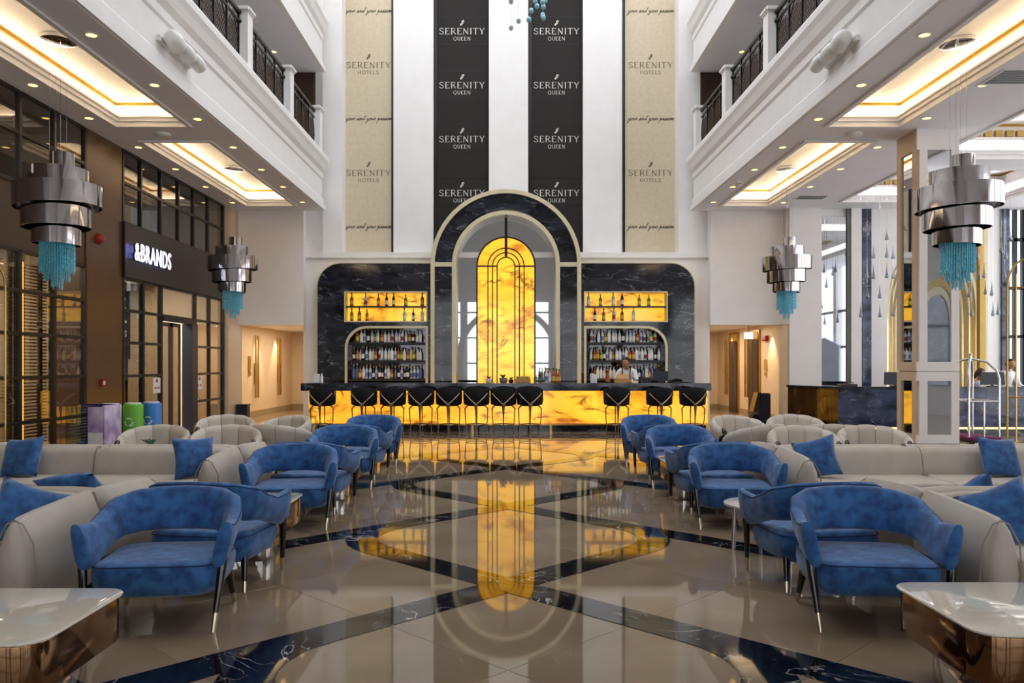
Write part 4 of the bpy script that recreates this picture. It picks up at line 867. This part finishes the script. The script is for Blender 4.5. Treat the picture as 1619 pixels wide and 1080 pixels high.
# luggage trolley
t = thing('luggage_cart', 'chrome birdcage luggage cart with purple deck beside the pillar', 'luggage cart', (8.45, 14.9, 0))
MB().cushion(0, 0, .16, .22, .62, 1.0, .08, .02).build('deck', 'carpet_purple', t, True); MB().cushion(0, 0, .13, .165, .66, 1.04, .1, .015).build('bumper', 'black_metal', t, True)
for sx in (-1, 1):
    for sy in (-1, 1):
        MB().tube([(sx*.27,sy*.42,.2),(sx*.27,sy*.42,1.25),(sx*.25,sy*.38,1.4),(sx*.16,sy*.24,1.55),(0,0,1.62)], .022, 10).build('upright', 'chrome', t, True)
        MB().tube([(sx*.25-.02,sy*.4,.065),(sx*.25+.02,sy*.4,.065)], .065, 14).build('wheel', 'black_metal', t, True); MB().box(sx*.25-.03,sx*.25+.03,sy*.4-.03,sy*.4+.03,.07,.14).build('caster', 'chrome', t)
MB().lathe([(.02,1.58),(.035,1.62),(.02,1.66),(.03,1.69),(.005,1.72)], 12).build('finial', 'chrome', t, True)
for sy in (-1, 1): MB().tube([(-.27,sy*.42,.85),(.27,sy*.42,.85)], .018, 8).build('cross_rail', 'chrome', t, True); MB().tube([(0,sy*.42,.2),(0,sy*.42,.85)], .018, 8).build('upright_short', 'chrome', t, True)
for sx in (-1, 1): MB().tube([(sx*.27,-.42,.85),(sx*.27,.42,.85)], .018, 8).build('cross_rail', 'chrome', t, True)
# tall gold rod frames at both edges
def rod_frame(x, y, n, label):
    t = thing('rod_screen', label, 'screen', (x, y, 0)); w = (n-1)*.11; zt = 2.8; s = 1 if x > 0 else -1
    arc = [(0,0,0),(0,0,2.45)]+[(s*.25*(1-math.cos(PI/2*k/6)), 0, 2.45+.35*math.sin(PI/2*k/6)) for k in range(1,7)]+[(s*w,0,zt),(s*w,0,0)]
    MB().tube(arc, .013, 8).build('outer_rod', 'gold', t, True)
    for k in range(1, n-1): MB().tube([(s*k*.11,0,.05),(s*k*.11,0,2.62 if k < 2 else 2.8)], .01, 6).build('rod', 'gold', t, True)
    for z in (.06, .55, 1.1, 2.45): MB().tube([(0,0,z),(s*w,0,z)], .01, 6).build('cross_bar', 'gold', t, True)
rod_frame(6.12, 10.0, 9, 'tall gold rod screen at the right edge of the lobby'); rod_frame(-6.13, 9.95, 6, 'tall gold rod screen in front of the left shop window')

# hanging glass drops over the reception
dr = thing('glass_drop', '', 'glass drop', (0,0,0), 0, 'clear glass drops over the reception')
MB().lathe([(.002,.34),(.008,.25),(.018,.14),(.038,.06),(.045,.03),(.03,.005),(.004,0)], 10).build('drop', 'crystal', dr, True); MB().tube([(0,0,.33),(0,0,1)], .0025, 4).build('thread', 'chrome', dr)
DP = [(1371,373),(1371,440),(1371,472),(1361,502),(1381,409),(1381,441),(1402,380),(1402,408),(1402,440),(1412,410),(1412,441),(1391,472),(1391,502),(1412,500),(1422,378),(1483,380),(1476,487),(1484,486),(1492,487),(1490,410),(1483,440),(1546,410),(1556,440),(1536,500),(1548,443),(1558,466),(1568,468),(1570,500),(1578,498),(1583,400),(1590,410),(1588,440),(1597,380),(1532,470),(1528,440)]
u = 0
for i, (a, b) in enumerate(sorted(DP)):
    d = 17.9+.25*((i*7) % 5); lb = 'clear glass drop over the reception, '+ORD[i % 28]+(' from left' if i < 28 else ' from left in the right-hand cluster')
    loc = (X(a,d), d, Z(b,d)); L = ((ZC+.62 if loc[0] > 7.8 else ZC)-loc[2]-.33)/.67
    if not u: o = dr; o.location = loc; o['label'] = lb; u = 1
    else: o = repeat(dr, loc, 0, lb)
    for c in o.children:
        if c.name.startswith('thread'): c.scale.z = L; c.location.z = .33-.33*L
# crystals of the big central light seen at the top edge
for i, (a, b) in enumerate(((808,2),(820,33),(808,44),(836,31),(849,10),(840,17),(858,3),(859,11),(858,24),(859,28),(846,2),(862,1))):
    d = 12+.3*(i % 3); blue = i > 2
    t = thing('crystal_disc', ('blue' if blue else 'clear')+' glass disc hanging at top centre, '+ORD[i]+' of the cluster', 'crystal', (X(a,d), d, Z(b,d)), 0, 'hanging crystals of the central light')
    MB().lathe([(.005,-.045),(.028,-.03),(.036,0),(.028,.03),(.005,.045)], 12).build('disc', 'crystal_blue' if blue else 'crystal', t, True); MB().tube([(0,0,.04),(0,0,12.6-Z(b,d))], .002, 4).build('thread', 'chrome', t)

# ------------------------------------------------------------------ chandeliers
def make_chandelier():
    t = thing('chandelier', '', 'chandelier', (0,0,0), 0, 'tiered chrome chandeliers with turquoise fringe')
    MB().lathe([(.22,4.21+1.49),(.22,4.17+1.49),(.18,4.16+1.49)], 24).build('ceiling_canopy', 'chrome', t, True)
    for q in range(4): a = PI/4+q*PI/2; MB().tube([(.1*math.cos(a),.1*math.sin(a),5.66),(.1*math.cos(a),.1*math.sin(a),4.1)], .003, 4).build('cable', 'chrome', t)
    for i, (r, z0, z1, ox, tl) in enumerate(((.14,3.98,4.22,.06,.04),(.36,3.79,4.01,.0,.02),(.52,3.52,3.80,.0,.05),(.41,3.26,3.55,-.02,.03),(.29,3.05,3.30,-.02,-.04))):
        b = MB(); R = []; n = 40
        for k in range(n):
            a = 2*PI*k/n; c, s = math.cos(a), math.sin(a)
            R.append([(ox+r*c, r*s, z0+tl*r*c), (ox+r*c, r*s, z1+tl*r*c*.4), (ox+(r-.012)*c, (r-.012)*s, z1+tl*r*c*.4), (ox+(r-.012)*c, (r-.012)*s, z0+tl*r*c)])
        b.loft(R, False, loop=True); b.build('tier', 'smoke_chrome', t, True)
    b = MB(); rnd = random.Random(5)
    for rad, n in ((.2, 42), (.14, 24), (.06, 9)):
        for k in range(n):
            a = 2*PI*k/n; x, y = -.01+rad*math.cos(a), rad*math.sin(a); zb = 2.45+.24*(rad/.2)**1.6+rnd.uniform(-.02,.02); zt = 3.12
            m = 12; b.tube([(x, y, zt+(zb-zt)*q/m) for q in range(m+1)], [.011 if q % 2 else .006 for q in range(m+1)], 4)
    o = b.build('bead_fringe', 'teal_beads', t); o['kind'] = 'stuff'
    l = bpy.data.lights.new('chandelier_bulb', 'POINT'); l.energy = 12; l.color = (1,.9,.75); l.shadow_soft_size = .06
    return t
ch = make_chandelier()
for i, (x, y, lb) in enumerate(((-5.79,10.5,'chrome tiered chandelier with turquoise fringe hanging nearest on the left'),(-5.86,17.4,'chrome tiered chandelier with turquoise fringe hanging farther on the left'),(5.85,10.6,'chrome tiered chandelier with turquoise fringe hanging nearest on the right'),(5.95,17.4,'chrome tiered chandelier with turquoise fringe hanging farther on the right'))):
    if i == 0: ch.location = (x, y, 0); ch['label'] = lb
    else: repeat(ch, (x, y, 0), (0, .5, 0, .4)[i], lb)
# ------------------------------------------------------------------ seating
def interp(keys, u):
    for a, b in zip(keys[:-1], keys[1:]):
        if u <= b[0]:
            t = (u-a[0])/(b[0]-a[0]); t = t*t*(3-2*t)*.5+t*.5
            return [p+(q-p)*t for p, q in zip(a[1:], b[1:])]
    return list(keys[-1][1:])
def make_armchair():
    t = thing('armchair', '', 'armchair', (0,0,0), 0, 'blue suede armchairs in facing rows')
    b = MB(); R = []          # seat: slightly wider at the front, belly towards the floor
    for z, ins in ((.185,.07),(.20,.035),(.25,.008),(.32,0),(.355,.006),(.375,.03),(.385,.075)):
        R.append([(x*(1+.0*y), y, z+(.012 if z > .37 and y > .2 else 0)) for x, y in rr(.71-2*ins, .70-2*ins, .13-ins*.4, 6)])
    b.loft(R); b.build('seat', 'suede', t, True)
    MB().tube([(x, y, .366) for x, y in rr(.705, .695, .13, 6)]+[(rr(.705,.695,.13,6)[0][0], rr(.705,.695,.13,6)[0][1], .366)], .0045, 5).build('piping', 'piping', t, True)
    # horseshoe back and arms: u=0 arm tip, u=1 middle of back: x, y, z_bottom, z_top, thickness, outward lean
    K = [(0,.378,-.345,.375,.60,.05,.05),(.03,.376,-.335,.355,.612,.085,.05),(.12,.37,-.25,.355,.60,.105,.06),(.28,.36,-.08,.40,.585,.10,.05),(.45,.355,.07,.44,.625,.10,.05),(.6,.325,.20,.455,.69,.11,.05),(.75,.235,.30,.465,.722,.105,.05),(.88,.12,.345,.468,.732,.105,.05),(1,0,.355,.468,.735,.105,.05)]
    N = 30; path = [interp(K, i/N) for i in range(N+1)]; full = [(1, p) for p in path]+[(-1, p) for p in reversed(path[:-1])]
    pts = [Vector((s*p[0], p[1])) for s, p in full]; R = []
    for i, (s, p) in enumerate(full):
        tg = (pts[min(i+1,len(pts)-1)]-pts[max(i-1,0)]).normalized(); nn = Vector((tg.y, -tg.x))
        zb, zt, th, ln = p[2:6]; ring = []
        for k in range(14):
            a = 2*PI*k/14; cx, cz = math.cos(a), math.sin(a); cx = math.copysign(abs(cx)**.75, cx); cz = math.copysign(abs(cz)**.62, cz)
            h = (cz+1)/2; off = th/2*cx*(1-.15*h)+ln*(h-.3); q = pts[i]+nn*off; ring.append((q.x, q.y, zb+(zt-zb)*h))
        R.append(ring)
    bk = MB().loft(R).build('backrest', 'suede', t, True)
    MB().tube([r[2] for r in R[2:-2]], .004, 5).build('piping', 'piping', bk, True)
    for s in (-1, 1):
        for top, bot in (((s*.385,-.29,.40),(s*.345,-.375,0)), ((s*.30,.24,.26),(s*.33,.32,0))):
            T, Bm = Vector(top), Vector(bot); c = T+(Bm-T)*.74
            l = MB().tube([T, T+(c-T)*.3, c], [.026,.025,.017], 10).build('leg', 'black_leg', t, True); MB().tube([c, Bm], [.0175,.0125], 10).build('metal_tip', 'leg_tip', l, True)
    for c in t.children_recursive: c.data.transform(Matrix.Diagonal((1,.85,1,1)))
    return t
arm = make_armchair()
XL, XR = -2.03, 2.13
CH_ = [(4.86, 0), (5.68, 1), (7.70, 0), (8.47, 1), (10.12, 0), (10.9, 1), (12.32, 0)]
u = 0
for s, x in ((-1, XL), (1, XR)):
    n = 'left' if s < 0 else 'right'
    for i, (y, f) in enumerate(CH_):
        lb = 'blue suede armchair in the '+n+' row, '+ORD[i]+' from the front, '+('facing the bar' if f else 'facing the viewer')
        rz = PI+s*.1 if f else -s*.0
        rz = (PI+.12*s) if f else (-.10*s)
        if not u: arm.location = (x, y, 0); arm.rotation_euler.z = rz; arm['label'] = lb; u = 1
        else: repeat(arm, (x, y, 0), rz, lb)
# sofas
def make_sofa():
    t = thing('sofa', '', 'sofa', (0,0,0), 0, 'long cream leather sofas')
    L = 2.76
    for k in range(2): MB().cushion(-L/4+.06+k*(L/2-.12), -.08, .2, .42, L/2-.15, .72, .05, .04).build('seat_cushion', 'cream_leather', t, True)
    MB().cushion(0, 0, .05, .24, L-.1, .86, .1, .03).build('base', 'cream_leather', t, True)
    for k in range(2):
        b = MB(); R = []; a0, a1 = (-L/2+.05, -.004) if k == 0 else (.004, L/2-.05)
        for x in [a0+(a1-a0)*q/8 for q in range(9)]:
            e = .015 if x in (a0, a1) else 0
            R.append([(x, .31+cy, z) for cy, z in ((-.12+e,.36),(-.1+e,.5),(-.07+e,.62-e),(-.02,.675-e),(.04,.68-e),(.1,.64-e),(.13-e,.5),(.13-e,.3),(.12,.1))])
        b.loft(R); b.build('back_cushion', 'cream_leather', t, True)
    MB().tube([(0,.31+cy,z) for cy, z in ((-.122,.36),(-.102,.5),(-.072,.622),(-.02,.678),(.04,.683),(.1,.643),(.132,.5))], .006, 5).build('seam', 'cream_seam', t, True)
    for s in (-1, 1):
        b = MB(); R = []
        for y, w, zt in ((-.45,.03,.50),(-.445,.08,.58),(-.42,.12,.62),(-.36,.15,.645),(-.2,.16,.66),(0,.155,.67),(.2,.15,.68),(.38,.14,.685),(.43,.06,.66)):
            zb = .06; ring = []
            for k in range(14):
                a = 2*PI*k/14; c, q = math.cos(a), math.sin(a); h = (math.copysign(abs(q)**.7, q)+1)/2; bulge = .75+.35*math.sin(PI*min(1, h*1.05))
                ring.append((s*(L/2-.03)+w/2*c*1.35*bulge, y, zb+(zt-zb)*h))
            R.append(ring)
        a = b.loft(R).build('arm', 'cream_leather', t, True)
        MB().tube([(s*(L/2-.03)+s*.0+v*.115, -.40, z) for v, z in ((-.75,.12),(-1.05,.3),(-.9,.5),(-.4,.61),(0,.632),(.4,.61),(.9,.5),(1.05,.3),(.75,.12))], .005, 5).build('seam', 'cream_seam', a, True)
    for sx in (-1, 1):
        for sy in (-1, 1): MB().tube([(sx*1.2,sy*.34,.06),(sx*1.2,sy*.34,0)], .03, 10).build('foot', 'black_leg', t, True)
    return t
so = make_sofa(); u = 0
SX = 2.6+1.5
for s in (-1, 1):
    n = 'left' if s < 0 else 'right'
    for i, (y, f) in enumerate(((4.95, 0), (5.85, 1), (7.85, 0), (8.78, 1))):
        lb = 'cream leather sofa on the '+n+', '+ORD[i]+' from the front, '+('facing the bar' if f else 'facing the viewer')
        if not u: so.location = (s*SX, y, 0); so['label'] = lb; u = 1
        else: repeat(so, (s*SX, y, 0), PI if f else 0, lb)
# pillows
def make_pillow():
    b = MB(); N = 12; V = []
    for sd in (1, -1):
        for i in range(N+1):
            for j in range(N+1):
                x, z = 2*i/N-1, 2*j/N-1; e = (1-x**4)*(1-z**4); w = 1+.06*(x*x*z*z)-.07*(1-x*x)*abs(z)**6-.07*(1-z*z)*abs(x)**6
                V.append((x*.195*w, sd*.075*max(0, e)**.55, .195+z*.195*w))
    n1 = (N+1)**2; F_ = []
    for q in range(2):
        for i in range(N):
            for j in range(N): a = q*n1+i*(N+1)+j; F_.append((a, a+1, a+N+2, a+N+1))
    b.add(V, F_); o = b.build('throw_pillow', 'suede', smooth=True)
    bm = bmesh.new(); bm.from_mesh(o.data); bmesh.ops.remove_doubles(bm, verts=bm.verts, dist=.0005); bmesh.ops.recalc_face_normals(bm, faces=bm.faces); bm.to_mesh(o.data); bm.free()
    return o
pw = make_pillow(); u = 0
for lb, loc, rot in (('blue pillow leaning against the arm of the nearest left sofa', (-3.0,4.92,.41), (-.5,.35,.35)),
    ('blue pillow lying low behind the nearest left sofa back', (-3.0,5.86,.49), (-.9,.12,PI)),
    ('blue pillow at the left end of the second-row left sofa', (-4.72,7.86,.42), (-.4,-.1,-.15)),
    ('blue pillow standing at the right arm of the second-row left sofa', (-2.98,7.8,.42), (-.3,.03,.75)),
    ('blue pillow leaning against the arm of the nearest right sofa', (3.08,4.92,.41), (-.5,-.4,-.35)),
    ('blue pillow peeking over the nearest right sofa back', (3.35,5.9,.40), (-.7,.6,PI)),
    ('blue pillow at the left arm of the second-row right sofa', (3.0,7.82,.42), (-.35,-.28,-.5)),
    ('blue pillow at the right of the second-row right sofa', (4.78,7.86,.42), (-.4,.08,.15))):
    o = pw if not u else pw.copy()
    if u: C.objects.link(o)
    u = 1; o.location = loc; o.rotation_euler = rot; tag(o, lb, 'pillow', 'blue throw pillows')
# tub chairs
def make_tub():
    t = thing('tub_chair', '', 'tub chair', (0,0,0), 0, 'cream channel-back tub chairs')
    MB().cushion(0, -.06, .24, .42, .58, .58, .14, .05).build('seat', 'cream_leather', t, True)
    MB().cushion(0, 0, .12, .26, .66, .64, .2, .04).build('base', 'cream_leather', t, True)
    nseg = 7
    for g in range(nseg):
        R = []
        for q in range(7):
            v = q/6; u_ = (g+.012+v*.976)/nseg; a = -PI*.14+PI*1.28*u_; bul = 1-abs(2*v-1)**2.5
            cx, cy = .355*math.cos(a), .34*math.sin(a); nx, ny = math.cos(a), math.sin(a); hgt = math.sin(PI*min(1,max(0,u_)))**.75
            zt = .52+.21*hgt; zb = .16; ti = .045+.022*bul; te = .035+.006*bul; ring = []
            for o, z in ((-ti*.8,zb),(-ti,zb+.2),(-ti,zt-.06),(-ti*.6,zt-.012+.006*bul),(0,zt+.008*bul),(te*.7,zt-.014),(te+.01,zt-.07),(te-.01,zb+.15),(te-.03,zb)):
                lean = .05*(z-zb)/.5; ring.append((cx+nx*(o+lean), cy+ny*(o+lean), z))
            R.append(ring)
        MB().loft(R).build('back_channel', 'cream_leather', t, True)
    for s in (-1, 1):
        a = -PI*.15; cx, cy = .37*math.cos(a), .345*math.sin(a)
        MB().tube([(s*cx,cy-.01,.02),(s*(cx+.01),cy-.04,.25),(s*(cx+.03),cy-.055,.42),(s*(cx+.035),cy-.03,.53),(s*(cx+.03),cy+.03,.565)], [.02,.028,.032,.036,.025], 10).build('arm_front', 'walnut', t, True)
        MB().tube([(s*.25,.25,.14),(s*.27,.29,0)], [.022,.014], 8).build('leg', 'walnut', t, True); MB().tube([(s*.27,-.22,.14),(s*.29,-.25,0)], [.022,.014], 8).build('leg', 'walnut', t, True)
    return t
tb = make_tub(); u = 0
for lb, x, y, rz in (('cream tub chair behind the left sofa, nearest the blue bin', -4.4, 10.1, .1), ('cream tub chair behind the left sofa, beside the small planter', -3.5, 10.1, .15), ('cream tub chair behind the left sofa, with its back turned', -2.97, 10.85, PI-.3),
    ('cream tub chair by the sliding shop door', -4.25, 12.25, .2), ('cream tub chair between the shop door and the bar', -3.35, 12.05, -.5),
    ('cream tub chair at right nearest the lift corridor', 3.45, 12.1, .25), ('cream tub chair at right before the brown desk end', 4.35, 12.3, -.1),
    ('cream tub chair at right turned sideways behind a blue armchair', 3.25, 10.9, PI+.6), ('cream tub chair at right behind the second-row sofa', 3.62, 9.95, -.05), ('cream tub chair at right nearest the white pillar', 4.52, 10.05, -.15), ('cream tub chair at right half hidden behind its neighbours', 4.3, 10.95, PI-.2)):
    if not u: tb.location = (x, y, 0); tb.rotation_euler.z = rz; tb['label'] = lb; u = 1
    else: repeat(tb, (x, y, 0), rz, lb)
# coffee tables
def make_coffee():
    t = thing('coffee_table', '', 'coffee table', (0,0,0), 0, 'square bronze coffee tables with pale glass tops')
    MB().cushion(0, 0, .408, .42, .80, .80, .11, .004).build('glass_top', 'table_glass', t, True)
    MB().cushion(0, 0, .2, .408, .775, .775, .12, .01).build('upper_body', 'bronze_mirror', t, True)
    MB().cushion(0, 0, .0, .2, .56, .56, .1, .006).build('lower_body', 'smoke_chrome', t, True)
    return t
ct = make_coffee(); ct.location = (-2.22, 3.55, 0); ct['label'] = 'bronze coffee table with pale glass top in left foreground'
repeat(ct, (2.29, 3.66, 0), 0, 'bronze coffee table with pale glass top in right foreground'); repeat(ct, (-2.11, 6.5, 0), 0, 'bronze coffee table between the left armchair rows'); repeat(ct, (-2.1, 9.3, 0), 0, 'bronze coffee table farther back between the left armchair rows'); repeat(ct, (2.15, 9.3, 0), 0, 'bronze coffee table farther back between the right armchair rows')
o = tag(MB().cushion(0, 0, 0, .012, .07, .035, .006, .003).build('metal_tag', 'grey_vent'), 'small dark metal tag on left foreground table', 'tag'); o.location = (-2.3, 3.62, .421)
def side_table(x, y, h, r, label, top):
    t = thing('side_table', label, 'side table', (x, y, 0)); MB().lathe([(r*.97,h-.025),(r,h-.02),(r,h-.005),(r*.97,h)], 28).build('table_top', top, t, True)
    for q in range(3): a = PI+.25+2*PI*q/3; MB().tube([(r*.8*math.cos(a), r*.8*math.sin(a), h-.025),(r*.85*math.cos(a), r*.85*math.sin(a), 0)], .016, 8).build('leg', 'smoke_chrome', t, True)
    return t
side_table(2.08, 6.7, .37, .3, 'round white marble side table between the right armchairs', 'white_marble')
side_table(-4.08, 9.45, .45, .2, 'round side table under the small planter behind the left sofa', 'smoke_chrome'); side_table(-3.6, 11.42, .5, .2, 'round side table between the farther left tub chairs', 'smoke_chrome')
pot(240, 9.45, .451, 'white bowl planter with green succulents behind the left sofa', .09); pot(400, 11.42, .501, 'white planter on side table between left tub chairs', .07)
pot(512, 9.3, .421, 'spiky air plant among the left blue armchairs', .05, True); pot(1115, 9.3, .421, 'spiky air plant among the right blue armchairs', .05, True)
